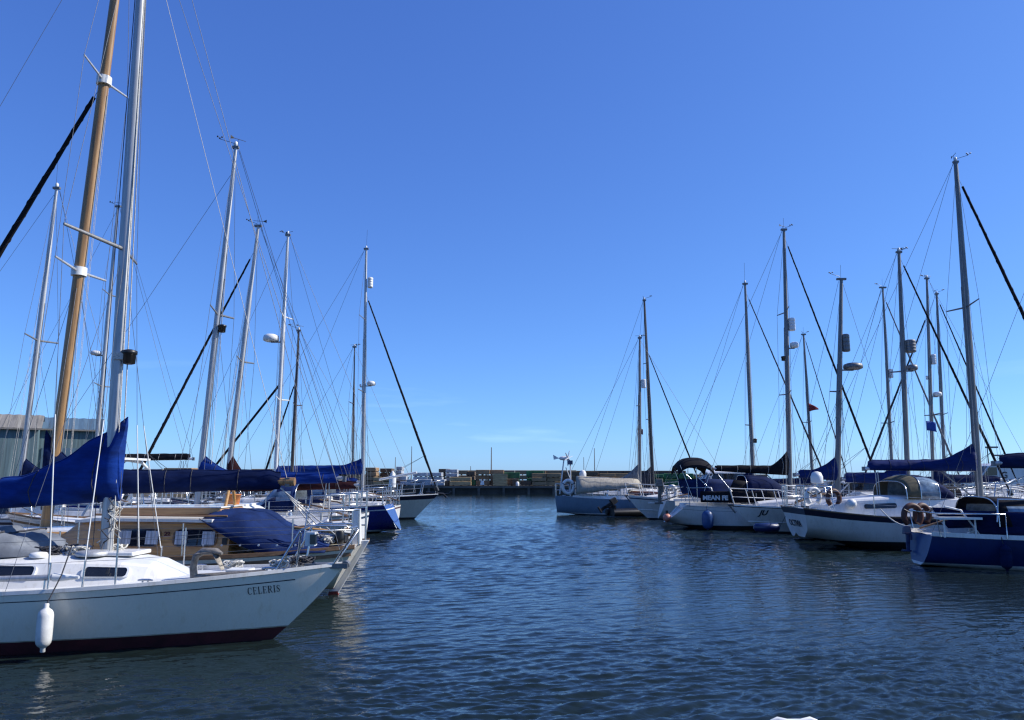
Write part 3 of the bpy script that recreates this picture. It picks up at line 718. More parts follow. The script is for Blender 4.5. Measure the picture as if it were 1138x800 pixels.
def make_water():
    nr, nc = 1350, 900
    Yv = 2.2 * np.exp(np.linspace(0, math.log(125 / 2.2), nr)); t = np.linspace(-1, 1, nc)
    X = t[None, :] * (Yv[:, None] * .74 + 4); Y = np.repeat(Yv[:, None], nc, 1); Z = np.zeros_like(X)
    rng = np.random.default_rng(5)
    dy = np.gradient(Yv)[:, None]; dx = (Yv[:, None] * .74 + 4) * 2 / nc; gs = np.maximum(dy, dx)
    # large calm and ruffled patches
    patch = np.zeros_like(X)
    for _ in range(9):
        a = rng.uniform(0, 2 * PI); k = 2 * PI / rng.uniform(7, 26); patch += np.sin(k * (X * math.cos(a) * .35 + Y * math.sin(a)) + rng.uniform(0, 6))
    patch = np.clip(.92 + .2 * patch, .3, 1.5)
    wx = sum(.25 * np.sin(2 * PI / l * (X * math.cos(a) + Y * math.sin(a)) + p) for l, a, p in zip(rng.uniform(2, 6, 6), rng.uniform(0, 6, 6), rng.uniform(0, 6, 6)))
    for i in range(72):
        lam = .095 * (5 ** rng.uniform(0, 1) ** 1.7)
        a = -1.33 + rng.normal(0, .38)          # travel direction: towards the camera, a little to one side
        k = 2 * PI / lam; amp = .0046 * lam ** .85 * rng.uniform(.5, 1.3)
        fade = np.clip(lam / gs / 3.0 - .6, 0, 1)
        ph = k * ((X + .5 * wx) * math.cos(a) + (Y + .35 * wx) * math.sin(a)) + rng.uniform(0, 2 * PI)
        s = np.sin(ph); Z += amp * fade * patch * (s + .25 * np.cos(2 * ph))
    co_ = np.stack([X, Y, Z], -1).reshape(-1, 3).astype(np.float32)
    me = bpy.data.meshes.new('water'); me.vertices.add(nr * nc); me.vertices.foreach_set('co', co_.ravel())
    j, i = np.mgrid[0:nr - 1, 0:nc - 1]; a = j * nc + i
    q = np.stack([a, a + 1, a + nc + 1, a + nc], -1).reshape(-1, 4).astype(np.int32)
    me.loops.add(q.size); me.loops.foreach_set('vertex_index', q.ravel()); me.polygons.add(len(q))
    me.polygons.foreach_set('loop_start', np.arange(0, q.size, 4, dtype=np.int32)); me.polygons.foreach_set('use_smooth', np.ones(len(q), bool))
    me.update(calc_edges=True); me.materials.append(M['water'])
    o = bpy.data.objects.new('water', me); C.objects.link(o); tag(o, kind='structure')
make_water()
b = MB(); b.add([(-6000, -3000, -.12), (6000, -3000, -.12), (6000, 9000, -.12), (-6000, 9000, -.12)], [(0, 1, 2, 3)]); tag(b.build('water', 'water'), kind='structure')

# far quay, with the two shores running forward from it
QY = 94.0; QZ = .95
b = MB()
b.box((0, QY + 60, QZ / 2 - .6), (420, 120, QZ + 1.2)); b.box((0, QY - .12, QZ - .12), (420, .36, .26), 1)
b.box((-74, 80, QZ / 2 - .6), (70, 27.5, QZ + 1.2)); b.box((66, 77, QZ / 2 - .6), (60, 33.5, QZ + 1.2))
for i in range(60): b.box((-88 + i * 3.0, QY - .12, .1), (.28, .3, 1.2), 1)
tag(b.build('quay', ['quay_dark', 'concrete']), kind='structure')

# ------------------------------------------------------------------ timber stacks on the far quay
def px_w(px, Y): return at(px, 530, Y).x
def stack(px0, px1, ytop, m, rows, cols, label, group, Y=97.5, ybot=541.5, dep=2.4, cap=None, kind='timber_pack', jag=0.0):
    x0, x1 = px_w(px0, Y), px_w(px1, Y); z0 = QZ; z1 = at(px0, ytop, Y).z; hh = (z1 - z0) / rows; w = (x1 - x0) / cols
    rr = random.Random(int(px0 * 7 + ytop)); proto = None
    for r in range(rows):
        for c in range(cols):
            if jag and r == rows - 1 and rr.random() < jag: continue
            if proto is None:
                b = MB(); b.box((0, 0, hh * .56), (w * .985, dep, hh * .84))
                p = thing(kind, label, 'timber pack', (0, 0, 0), 0, group); bd = b.build('planks', m, p); bevel(bd, .03, 1)
                for q in (-.36, 0, .36):
                    k = MB(); k.box((q * w, 0, hh * .07), (min(.12, w * .1), dep * .98, hh * .14)); k.build('bearer', 'bearer', p)
                proto = p; o = p
            else:
                o = proto.copy(); C.objects.link(o)
                for ch in proto.children: k = ch.copy(); C.objects.link(k); k.parent = o
            o.location = (x0 + w * (c + .5) + rr.uniform(-.04, .04), Y + rr.uniform(-.25, .25), z0 + hh * r); o.rotation_euler = (0, 0, rr.uniform(-.012, .012))
ST = [
 (500, 524, 530, 'timber_tan', 2, 1, 'tan timber pack in the low stack left of the tall mid-quay stack', 94.9 + 1.6),
 (529, 560, 522, 'timber_brown', 3, 2, 'brown timber pack in the tall wide stack at mid quay', 97.5),
 (524.5, 529, 533, 'timber_green', 1, 1, 'small green wrapped pack squeezed between the tan and tall brown stacks', 97.5),
 (560.5, 578, 525, 'timber_green', 2, 1, 'green wrapped pack in the bright green stack beside the tall brown one', 98.5),
 (561.5, 576, 532, 'timber_dark', 1, 2, 'dark red-brown pack in front of the green wrapped stack', 96.2),
 (578.5, 590, 534, 'timber_dark', 1, 1, 'dark pack low beneath the black gap in the green stacks', 97.5),
 (585, 604, 523, 'timber_green', 2, 1, 'green wrapped pack behind the broad olive stack', 100.5),
 (591, 623, 526, 'timber_olive', 3, 2, 'olive brown timber pack in the broad stack behind the wind generator', 97.5),
 (623.5, 664, 524, 'timber_dark', 3, 2, 'dark timber pack in the stack behind the grey-blue boat', 98.0),
 (665, 700, 526, 'timber_olive', 3, 2, 'dull timber pack in the stack above the tan boat tent', 98.0),
 (701, 735, 527, 'timber_green', 3, 2, 'green wrapped pack in the stack behind the dark mast', 98.0),
 (736, 768, 526, 'timber_green', 2, 2, 'green wrapped pack in the stack behind the black bimini', 99.0),
 (770, 815, 529, 'timber_brown', 2, 3, 'brown timber pack in the low stack right of the black bimini', 99.0),
 (453, 495, 532.5, 'timber_white', 2, 3, 'pale wrapped pack in the lower front of the white stack', 96.2),
 (460, 492, 525, 'timber_white', 3, 2, 'pale wrapped pack in the rear of the white stack', 99.5),
 (494, 500, 534, 'timber_dark', 1, 1, 'dark narrow pack between the white and tan stacks', 97.0),
 (488, 499, 521, 'timber_dark', 4, 1, 'dark pack in the tall stack behind the white stack', 102.5),
 (496, 509, 521.5, 'timber_white', 4, 1, 'pale pack in the tall stack behind the tan stack', 102.0),
 (509.5, 528, 524, 'timber_dark', 3, 2, 'dark pack in the ragged stack behind the tan stack', 102.0),
 (441, 447.5, 518.5, 'timber_white', 5, 1, 'pale pack in the narrow tower beside the white-capped pile', 99.0),
 (424, 437, 520.5, 'timber_dark', 4, 1, 'dark pack in the stack behind the white-capped pile', 100.5),
 (408, 420, 519.5, 'timber_brown', 4, 1, 'brown pack in the stack right of the radar mast', 98.5),
 (417, 436, 530, 'timber_tan', 2, 2, 'tan pack in the low stack left of the white-capped pile', 96.5),
 (446, 453, 529, 'timber_white', 2, 1, 'pale small pack left of the white stack', 98.0),
 (376, 404, 522, 'timber_olive', 3, 2, 'olive pack in the stack left of the radar mast', 98.5),
 (344, 374, 521, 'timber_tan', 3, 2, 'tan pack in the stack behind the blue boom covers', 98.5),
 (312, 342, 522, 'timber_dark', 3, 2, 'dark pack in the stack behind the white mast with a radar', 98.5),
 (282, 310, 521, 'timber_tan', 3, 2, 'tan pack in the stack right of the black sail cover', 98.5),
 (250, 281, 522, 'timber_brown', 3, 2, 'brown pack in the stack behind the black sail cover', 98.5),
 (220, 248, 521.5, 'timber_dark', 3, 2, 'dark pack in the stack between the two tall silver masts', 98.5),
 (186, 218, 520, 'timber_brown', 3, 2, 'brown pack in the stack left of the tall silver mast', 98.5),
 (380, 452, 527, 'timber_dark', 2, 5, 'dark timber pack in the long back row left of the furled black jib', 106),
 (504, 640, 522.5, 'timber_olive', 3, 8, 'olive timber pack in the long back row behind the green stacks', 106),
 (640, 760, 523, 'timber_dark', 3, 7, 'dark timber pack in the long back row behind the grey boom covers', 106),
 (766, 850, 527, 'timber_olive', 2, 5, 'olive timber pack in the long back row right of the black bimini', 106),
 (150, 184, 521, 'timber_white', 3, 2, 'pale pack in the stack beneath the black boom', 98.5)]
for x0, x1, yt, m, r_, c_, lab, Y in ST:
    stack(x0, x1, yt, m, r_, c_, lab, lab.replace(' pack ', ' packs ', 1), Y, jag=.5 if 'ragged' in lab else 0)

# white marker block and crate on the quay edge
b = MB(); p = at(536, 540, QY + .8); b.box((p.x, p.y, QZ + .38), (.5, .4, .5), taper=.7); b.box((p.x - .17, p.y, QZ + .72), (.14, .3, .2)); b.box((p.x + .17, p.y, QZ + .72), (.14, .3, .2))
tag(b.build('mooring_bollard', 'white_plastic'), 'white two-horned mooring bollard on the far quay edge', 'bollard')
b = MB(); p = at(556, 540, QY + 1.2)
b.box((p.x, p.y, QZ + .75), (1.7, 1.2, 1.44)); 
for i in range(5): b.box((p.x, p.y - .61, QZ + .18 + i * .3), (1.76, .05, .2))
tag(b.build('wooden_crate', 'timber_tan'), 'small yellow-brown crate in front of the tall wide timber stack', 'crate')
b = MB(); p = at(575, 540, QY + 1.0); b.lathe([(.2, 0), (.22, .08), (.22, .4), (.14, .5), (.02, .55)], (p.x, p.y, QZ), 12)
tag(b.build('marker_drum', 'white_plastic'), 'small pale drum before the green wrapped stack', 'drum')

# poles on the quay
def pole(px, ytop, Y, label, r=.07, lamp=False, head=False, cat='pole', name='flagpole'):
    p = at(px, 530, Y); z1 = at(px, ytop, Y).z; o = thing(name, label, cat, (p.x, Y, QZ)); b = MB(); b.tube([(0, 0, 0), (0, 0, z1 - QZ)], [r * .8, r * .45], 8); b.build('shaft', 'galv', o)
    if head: k = MB(); zz = at(px, 525, Y).z - QZ; k.box((0, 0, zz), (1.0, .8, .55)); k.build('equipment_box', 'black', o)
    if lamp: k = MB(); k.box((.45, 0, z1 - QZ), (1.1, .3, .16)); k.build('lamp_head', 'galv', o)
pole(546, 497, 112, 'thin grey pole with a dark box, above the tall wide timber stack', .13, head=True)
pole(457, 496, 110, 'tall thin grey pole behind the white timber stack', .10)
pole(439, 508, 112, 'short thin pole behind the white-capped pile', .09)
pole(523, 518, 112, 'short thin pole above the ragged dark stack', .09)
pole(661, 498, 112, 'tall pale pole behind the grey-blue boat', .10)
pole(649, 508, 116, 'shorter thin pole behind the wind generator boat', .08)
pole(1100, 497, 76, 'street lamp standing tallest right of the big blue sail cover', .1, lamp=True, cat='street lamp', name='street_lamp')
pole(1107, 506, 84, 'shorter street lamp right of the big blue sail cover', .1, lamp=True, cat='street lamp', name='street_lamp')

# sheds on the left shore
def shed(px1, width, yeave, yridge, Y, dep, roof, label, rz=.52):
    ze = at(px1, yeave, Y).z; zr = at(px1, yridge, Y + dep * .45).z; w, d = width / 2, dep / 2
    cx = px_w(px1, Y) - (w * math.cos(rz) + d * math.sin(rz)); cy = Y - (w * math.sin(rz) - d * math.cos(rz))
    o = thing('harbour_shed', label, 'shed', (cx, cy, QZ), rz)
    b = MB(); n = int(w * 2 / .35)
    for sy in (-1, 1):
        pts = [(-w + 2 * w * i / n, sy * (d + (.02 if i % 2 else 0))) for i in range(n + 1)]
        b.grid([[(x, y, 0) for x, y in pts], [(x, y, ze - QZ) for x, y in pts]], smooth=False)
    for sx in (-1, 1):
        b.add([(sx * w, -d, 0), (sx * w, d, 0), (sx * w, d, ze - QZ), (sx * w, 0, zr - QZ), (sx * w, -d, ze - QZ)], [(0, 1, 2, 3, 4)])
    b.build('wall', 'shed_wall', o)
    r = MB(); n = int(w * 2 / .5)
    for sy in (-1, 1):
        r.grid([[(-w - .3 + (2 * w + .6) * i / n, sy * (d + .4), ze - QZ - .05 + (.07 if i % 2 else 0)) for i in range(n + 1)], [(-w - .3 + (2 * w + .6) * i / n, 0, zr - QZ + (.07 if i % 2 else 0)) for i in range(n + 1)]], smooth=False)
    r.build('roof', roof, o)
    g = MB(); g.box((0, -d - .42, ze - QZ - .1), (2 * w + .6, .16, .18)); g.build('gutter', 'galv', o)
    dr = MB(); dr.box((w * .3, -d - .08, 2.2), (4.4, .1, 4.4)); dr.build('sliding_door', 'shed_roof_b', o)
shed(38, 40, 476, 462, 84, 12, 'shed_roof', 'green clad harbour shed with weathered grey-brown corrugated roof')
shed(108, 10.5, 478, 466, 92, 8, 'shed_roof_b', 'smaller dark shed with blue-grey roof behind the blue mast cover')

# right shore: dark low store, hedge, van
def lowstore(px0, px1, ytop, Y, label, wm='timber_dark', rm='quay_dark'):
    x0, x1 = px_w(px0, Y), px_w(px1, Y); zt = at(px0, ytop, Y).z; o = thing('boat_store', label, 'building', ((x0 + x1) / 2, Y, QZ)); w = (x1 - x0) / 2
    b = MB(); b.box((0, 4, (zt - QZ) / 2 - .15), (2 * w, 8, zt - QZ - .3)); b.build('wall', wm, o)
    b = MB(); b.box((0, 4, zt - QZ - .1), (2 * w + .8, 8.8, .28)); b.build('roof', rm, o)
    for i in range(3): b = MB(); b.box((-w * .6 + i * w * .6, -.03, (zt - QZ) * .55), (1.4, .08, .7)); b.build('window', 'glass', o)
lowstore(1098, 1240, 533, 80, 'long dark low store on the right shore beyond the white van')
lowstore(985, 1050, 534, 88, 'small dark low store on the right shore behind the crowded masts')
def shrub(px, ytop, Y, w, label, name='shrub', seed=1):
    rr = random.Random(seed); p = at(px, 530, Y); zt = at(px, ytop, Y).z - QZ; o = thing(name, label, 'shrub', (p.x, Y, QZ))
    b = MB()
    for i in range(900):
        q = rr.random(); a = rr.uniform(0, 2 * PI); r = w * math.sqrt(rr.random()) * (1 - .5 * q); c = Vector((r * math.cos(a), r * .6 * math.sin(a), zt * (.1 + .9 * q) * (1 - .35 * (r / w) ** 2) + rr.uniform(-.1, .1)))
        u = Vector((rr.uniform(-1, 1), rr.uniform(-1, 1), rr.uniform(-1, 1))).normalized() * .17; v = u.cross(Vector((rr.uniform(-1, 1), rr.uniform(-1, 1), rr.uniform(-1, 1)))).normalized() * .12
        b.add([c - u, c + v, c + u, c - v], [(0, 1, 2, 3)])
    b.build('foliage', 'hedge', o)
    t = MB()
    for i in range(5): t.tube([(rr.uniform(-.3, .3), 0, 0), (rr.uniform(-1, 1) * w * .5, 0, zt * .6)], [.06, .02], 5)
    t.build('stem', 'bearer', o)
shrub(1062, 533, 70, 2.2, 'dark shrub on the right shore left of the white van', seed=3)
shrub(1085, 534, 71, 1.8, 'lower dark shrub nearest the white van on the right shore', seed=4)
shrub(968, 534, 66, 2.0, 'dark shrub behind the blue mizzen cover on the right shore', seed=5)
def van():
    Y = 63.0; p = at(1112, 545, Y); o = thing('parked_van', 'white parked van with G lettering behind the moored boats on the right shore', 'van', (p.x, Y, QZ), 0)
    b = MB(); prof = [(-2.6, .35), (-2.6, 1.9), (-2.45, 2.15), (.9, 2.15), (1.35, 1.95), (1.95, 1.2), (2.55, 1.05), (2.62, .8), (2.62, .35)]
    prof = [(-x, z) for x, z in prof]
    g = []
    for y, k in ((-.98, 0), (-1.0, .1), (-.9, .0), (.9, 0), (1.0, .1), (.98, 0)): g.append([(x, y, z) for x, z in prof])
    b.grid([[(x, -.97, z) for x, z in prof], [(x, -.9, z + .02) for x, z in prof], [(x, .9, z + .02) for x, z in prof], [(x, .97, z) for x, z in prof]], smooth=False)
    b.cap([(x, -.97, z) for x, z in prof]); b.cap([(x, .97, z) for x, z in prof][::-1]); b.add([(x, y, .36) for x in (-2.6, 2.6) for y in (-.95, .95)], [(0, 1, 3, 2)])
    b.build('body', 'white', o)
    for sy in (-1, 1):
        w = MB(); w.add([(-1.9, sy * .985, 1.2), (-1.35, sy * .985, 1.85), (-.75, sy * .985, 1.85), (-.75, sy * .985, 1.2)], [(0, 1, 2, 3)]); w.build('side_window', 'glass', o)
        for x in (-1.6, 1.6): t = MB(); t.lathe([(.2, -.11), (.34, -.1), (.36, 0), (.34, .1), (.2, .11)], (x, sy * .9, .36), 18, axis='y'); wh = t.build('wheel', 'tyre', o); r = MB(); r.lathe([(.05, -.02), (.2, -.01), (.2, .02), (.05, .03)], (x, sy * 1.0, .36), 14, axis='y'); r.build('rim', 'alu', wh)
    w = MB(); w.add([(-1.40, -.8, 1.93), (-1.40, .8, 1.93), (-1.98, .85, 1.23), (-1.98, -.85, 1.23)], [(0, 1, 2, 3)]); w.build('windscreen', 'glass', o)
    lettering(o, 'G', .7, lambda u, v, q: Vector((-.45 + u, -.985 - q, 1.0 + v)), 'letter', .02)
van()

# white-capped mooring pile, pontoons, the cleat by the camera
p = at(436, 545, 50); o = thing('mooring_pile', 'dark mooring pile with white conical cap behind the white bow', 'mooring pile', (p.x, 50, 0))
zt = at(436, 523, 50).z; b = MB(); b.tube([(0, 0, -.6), (0, 0, zt - 1.0)], .2, 14); b.build('pile_shaft', 'black', o)
b = MB(); b.lathe([(.22, zt - 1.05), (.23, zt - .45), (.16, zt - .2), (.02, zt)], (0, 0, 0), 16); b.build('pile_cap', 'white_plastic', o)
def pontoon(name, label, c, d, rz=0.0):
    o = thing(name, label, 'pontoon', (c[0], c[1], 0), rz); b = MB(); n = max(2, int(d[0] / .16))
    for i in range(n): b.box((-d[0] / 2 + (i + .5) * d[0] / n, 0, .46), (d[0] / n * .93, d[1], .05))
    b.build('deck_boards', 'deck_board', o)
    k = MB()
    for sy in (-1, 1): k.box((0, sy * (d[1] / 2 + .03), .38), (d[0], .06, .18))
    k.build('side_beam', 'galv', o)
    f = MB(); f.box((0, 0, .1), (d[0] * .98, d[1] * .85, .5)); f.build('float', 'black', o)
pontoon('walkway_pontoon', 'long boarded walkway pontoon at the heads of the port berths', (-14.3, 30), (40, 1.3), PI / 2)
pontoon('walkway_pontoon', 'long boarded walkway pontoon beyond the bows of the starboard berths', (18.6, 38), (32, 1.3), PI / 2)
for Y, X0 in ((16.3, -13.6), (26.3, -13.6), (36.2, -13.4)):
    pontoon('finger_pontoon', {16.3: 'short finger pontoon just behind the varnished cabin boat', 26.3: 'short finger pontoon before the dark blue hull', 36.2: 'short finger pontoon behind the dark blue hull'}[Y], (X0 + 3.5, Y), (5, .55))
o = thing('mooring_cleat', 'pale horn cleat at the bottom edge on the near pontoon', 'cleat', (at(882, 798, 4.86).x, 4.86, .485), .02); o.scale = (.82, .82, .96)
b = MB(); b.tube([(-.17, 0, .105), (-.12, 0, .115), (-.05, 0, .10), (.05, 0, .10), (.12, 0, .115), (.17, 0, .105)], [.014, .022, .024, .024, .022, .014], 10); b.build('horn', 'white_plastic', o)
for k in (-1, 1):
    b = MB(); b.tube([(k * .05, 0, -.0), (k * .05, 0, .1)], [.028, .02], 8); b.build('cleat_post', 'white_plastic', o)
b = MB(); b.box((0, 0, .006), (.2, .07, .012)); b.build('base_plate', 'galv', o)
pontoon('near_pontoon', 'boarded pontoon underfoot carrying the pale horn cleat', (2.0, 3.9), (12, 2.05))

# ================================================================== BOATS, port side of the fairway
# --- white sloop in front
def front_sloop():
    L, Y = 8.1, 10.15
    tip = at(381, 627, Y)
    root = boat_root('sailing_yacht', 'white sloop CELERIS with royal blue sail cover and maroon waterline', 'sailing boat', Y, 381, 627, 'bow', 1, L, yaw=-.015)
    h = Hull(L, 2.55, (.74, .70, tip.z), .55, -.25, .86, 1.22, .84, sx0=.2, pb=2.0, line_end=.93)
    build_hull(root, h, 'white_warm_lit', None, (.125, 'red_boot'), boot2=(.137, 'scum'), deckmat='offwhite', line=(.835, .815, 'navy_stripe'))
    toe_rail(root, h, 'white', .03)
    zc = .70
    cb = Cabin([(2.45, .74, .60, zc + .34), (3.6, .76, .60, zc + .325), (4.8, .70, .53, zc + .305), (5.45, .60, .43, zc + .28), (5.75, .51, .34, zc + .24), (6.0, .40, .27, zc + .14), (6.25, .28, .2, zc + .03)], zc)
    co_ = build_cabin(root, cb)
    cabin_window(co_, cb, 5.08, 5.56, .42, .80, frame='offwhite', rnd=.35); cabin_window(co_, cb, 3.0, 4.5, .42, .80, frame='offwhite', rnd=.35)
    b = MB(); b.box((5.25, 0, cb.top(5.25) + .02), (.5, .5, .05)); bevel(b.build('hatch', 'white', root), .015)
    b = MB(); b.lathe([(.2, 0), (.21, .03), (.17, .06), (.02, .07)], (4.98, -.22, cb.top(4.9) - .01), 18); b.build('mast_step', 'alu', root)
    b = MB(); b.lathe([(.10, 0), (.11, .03), (.09, .06), (.02, .07)], (4.4, -.4, cb.top(4.4) - .03), 16); b.build('deck_vent', 'white_plastic', root)
    cockpit(root, h, .6, 2.4)
    base, top = mast_pts(root, 118, 608, 166, -160, Y, cb.top(4.9) - .02)
    base.x += 0
    mo = mast_part(root, base, top, .074, 'alu')
    zsp = at(143, 282, Y + .25).z; zs2 = base.lerp(top, .93)
    sp = [spreaders(mo, base.lerp(top, (zsp - base.z) / (top.z - base.z)), .92, .30, 'alu_dark', .022)]
    masthead(mo, top)
    deck_light(mo, base.lerp(top, (at(136, 396, Y).z - base.z) / (top.z - base.z)), 1)
    b = MB(); b.box(base.lerp(top, .255) + Vector((.04, 0, 0)), (.13, .15, .09)); b.build('mast_collar', 'rope', mo)
    rigging(root, h, base, top, sp, base.x - .10, rw=.0038, extras=0)
    for sd in (-1, 1):
        cp = h.edge(base.x - .10, sd, 0, .08); b = MB(); b.tube([cp + Vector((0, 0, .3)), cp.lerp(sp[0][sd], .46)], .008, 6); b.build('shroud_cover', 'white_plastic', root)
        cq = h.edge(base.x + .25, sd, 0, .10); lo = base.lerp(top, (sp[0][sd].z - base.z - .1) / (top.z - base.z)); b = MB(); b.tube([cq + Vector((0, 0, .3)), cq.lerp(lo, .46)], .007, 6); b.build('shroud_cover', 'white_plastic', root)
    for dx in (-.10, .25):       # wire ends: pale covers and bottle screws
        for sd in (-1, 1):
            cp = h.edge(base.x + dx, sd, 0, .08); b = MB(); b.tube([cp, cp + Vector((.01, -sd * .01, .32))], .012, 6); b.build('bottle_screw', 'steel', root)
    gz = at(120, 546, Y).z; gp = base.lerp(top, (gz - base.z) / (top.z - base.z)) + Vector((-.09, 0, 0))
    boom_and_cover(root, gp, 3.1, 'blue_canvas', peak=.64, hm=.33, he=.2, w=.17, decay=.62, rise=-.24, seed=11, clear=.07, start=-.16, wrinkle=2.0)
    # halyards along the mast and a bundle at its foot
    for i, (dx, dy, m_, r_) in enumerate(((.11, -.05, 'rope', .008), (.13, .04, 'rope', .007), (-.13, -.08, 'rope_dark', .006), (.16, -.02, 'wire', .004))):
        b = MB(); b.tube([base + Vector((dx, dy, .05)), base.lerp(top, .25) + Vector((dx * .85, dy, 0)), base.lerp(top, .97) + Vector((dx * .4, 0, 0))], r_, 5); b.build('halyard', m_, root)
    rr = random.Random(5)
    for i in range(9):
        q = base + Vector((rr.uniform(-.2, .1), rr.uniform(-.12, .12), rr.uniform(.02, .75))); b = MB()
        b.tube([q + Vector((rr.uniform(-.06, .06), rr.uniform(-.05, .05), -k * .05 + .03 * math.sin(k * 2))) for k in range(9)], .008, 5); b.build('halyard_tail', rr.choice(('rope', 'rope_dark', 'rope', 'rope_dark')), root)
    for i, c in enumerate(((4.75, -.15), (4.6, .1), (5.1, .1), (4.4, -.2))): rope_heap(root, (c[0], c[1], cb.top(4.7) + .0), .15, 4, ('rope', 'rope_dark')[i % 2], .011, i + 40, .09)
    # spinnaker pole along the side deck
    b = MB(); pz = h.deck_z(4) + .17; b.tube([(1.6, -.98, pz - .06), (4.95, -.93, pz + .03)], .034, 10); sp_ = b.build('spinnaker_pole', 'alu', root)
    b = MB(); b.tube([(4.93, -.93, pz + .03), (5.03, -.93, pz + .03), (5.22, -.92, pz + .03)], [.05, .045, .02], 8); b.build('pole_end', 'white_plastic', sp_)
    b = MB()
    for x in (2.6, 4.85): b.tube([(x, -.97, pz - .2), (x, -.96, pz)], .015, 6)
    b.build('pole_chock', 'steel', root)
    rails(root, h, 1.75, 5.62, 3, .56, pulpit=False, r=.0125, wr=.0024, wm='wire')
    # pulpit: raked legs, a bow rail and a nav light
    b = MB(); z0 = h.zs(.95); ht = .50
    for sd in (1, -1):
        a = h.edge(L - .88, sd, 0, .06); t = Vector((L - .46, sd * .26, z0 + ht)); a2 = h.edge(L - .66, sd, 0, .06)
        b.tube([a, a.lerp(t, .9) + Vector((0, 0, .03)), t + Vector((.08, -sd * .02, .03)), (L + .06, sd * .17, z0 + ht + .03), (L + .17, sd * .1, z0 + ht - .04), (L - .12, sd * .05, z0 + .02)], .0145, 8)
        b.tube([a2, t + Vector((-.02, 0, -.05))], .0145, 8)
    b.tube([(L + .12, -.14, z0 + ht + .0), (L + .17, 0, z0 + ht + .0), (L + .12, .14, z0 + ht + .0)], .0145, 8)
    pu = b.build('pulpit', 'steel', root)
    for sd in (1, -1):
        for k in (.98, .55):
            p0 = h.edge(5.62, sd, .56 * k, .05); b = MB(); b.tube([p0, (L - .62 if k < .8 else L - .48, sd * (.36 if k < .8 else .27), z0 + ht * k)], .0024, 4, caps=False); b.build('guard_wire', 'wire', root)
    b = MB(); b.box((L - .36, -.22, z0 + .37), (.12, .12, .17)); nl = b.build('navigation_light', 'white_plastic', pu); b = MB(); b.box((L - .32, -.255, z0 + .37), (.07, .09, .12)); b.build('lens', 'glass', nl)
    # foredeck: anchor, roller, samson cleat, chain, ropes
    b = MB(); x0 = L - 1.85; zd = h.deck_z(x0) + .03
    sh = [(x0 + .12, -.42, zd + .02), (x0 + .95, -.30, zd + .07)]; b.tube(sh, [.035, .03], 6, flat=1.6)
    b.tube([(x0 + .12, -.42, zd), (x0 + .10, -.43, zd + .14), (x0 + .13, -.43, zd + .27), (x0 + .22, -.43, zd + .33), (x0 + .38, -.44, zd + .33), (x0 + .46, -.45, zd + .30)], [.045, .04, .04, .045, .04, .015], 8, flat=1.5)
    b.grid([[(x0 + .14, -.36, zd + .30), (x0 + .20, -.43, zd + .34), (x0 + .14, -.52, zd + .30)], [(x0 + .34, -.38, zd + .33), (x0 + .38, -.43, zd + .36), (x0 + .34, -.50, zd + .33)], [(x0 + .46, -.44, zd + .10), (x0 + .50, -.45, zd + .12), (x0 + .46, -.46, zd + .10)]])
    b.build('anchor', 'galv', root)
    b = MB(); b.box((L - .2, 0, z0 + .02), (.55, .14, .06)); b.tube([(L + .04, -.05, z0 + .03), (L + .04, .05, z0 + .03)], .05, 10); b.build('bow_roller', 'alu_dark', root)
    b = MB(); b.box((L - 1.25, -.18, h.deck_z(L - 1.25) + .06), (.3, .24, .05)); bevel(b.build('forehatch', 'offwhite', root), .015)
    for sd in (1, -1): cleat(root, h.edge(L - .95, sd, .0, .12), .1); cleat(root, h.edge(L - 2.2, sd, .0, .10), .09)
    for i, (xx, yy, m_) in enumerate(((L - .75, -.2, 'rope'), (L - .55, .05, 'rope_dark'), (L - 1.5, .25, 'rope'), (L - .65, .2, 'rope'))): rope_heap(root, (xx, yy, h.deck_z(xx) + .06), .14, 4, m_, .011, 70 + i, .09)
    # name on the bow
    vs, fs, wd = serif_verts('CELERIS', .088); x1 = loc(root, at(311, 651, Y - .3)).x; x0 = loc(root, at(272, 655, Y - .5)).x; b = MB()
    k = (x1 - x0) / wd
    def nm(v):
        x = x0 + v[0] * k; u = h.u_of(x, .6); z = h.zs(u) * .70 + v[1]; q = h.side(x, z, -1, v[2] + .001); return q
    b.add([nm(v) for v in vs], fs); b.build('name_lettering', 'letter', root)
    # fender and its line, dinghy under the tarp
    fx = loc(root, at(46, 690, Y - 1.25)).x; e = h.edge(fx, -1, .0, 0); f = wor(root, (fx, e.y - .125, .36)); fender('fender', 'long white fender hanging on the side of the front white sloop', f, .085, .43, 'fender_white', wor(root, h.edge(fx + .10, -1, .5, .05)))
    td = thing('covered_dinghy', 'folded dinghy under a grey tarpaulin on the front sloop cabin roof', 'dinghy', wor(root, (3.75, 0, cb.top(3.75) - .03)), root.rotation_euler.z)
    b = MB(); rows = []
    for j in range(25):
        t = j / 24; x = -1.35 + 2.05 * t; s_ = (1 - abs(2 * t - 1) ** 3.2) ** .8; row = []
        for i in range(19):
            a = PI * i / 18; q = noise.noise(Vector((x * 2.4, math.cos(a) * 2, math.sin(a) * 3 + 4))) * .2 + noise.noise(Vector((x * 5, math.cos(a) * 4, 9))) * .09 + abs(noise.noise(Vector((x * 9 + math.cos(a) * 5, math.cos(a) * 3, 2)))) * .07
            row.append((x + q * .5, math.cos(a) * (.56 * s_ + .04) * (1 + q), max(0, math.sin(a)) ** .6 * (.29 * s_ + .02) * (1 + q * 1.5) - (.0)))
        rows.append(row)
    b.grid(rows); b.cap(rows[0]); b.cap(rows[-1][::-1]); b.build('tarpaulin', 'tarp', td)
    b = MB()
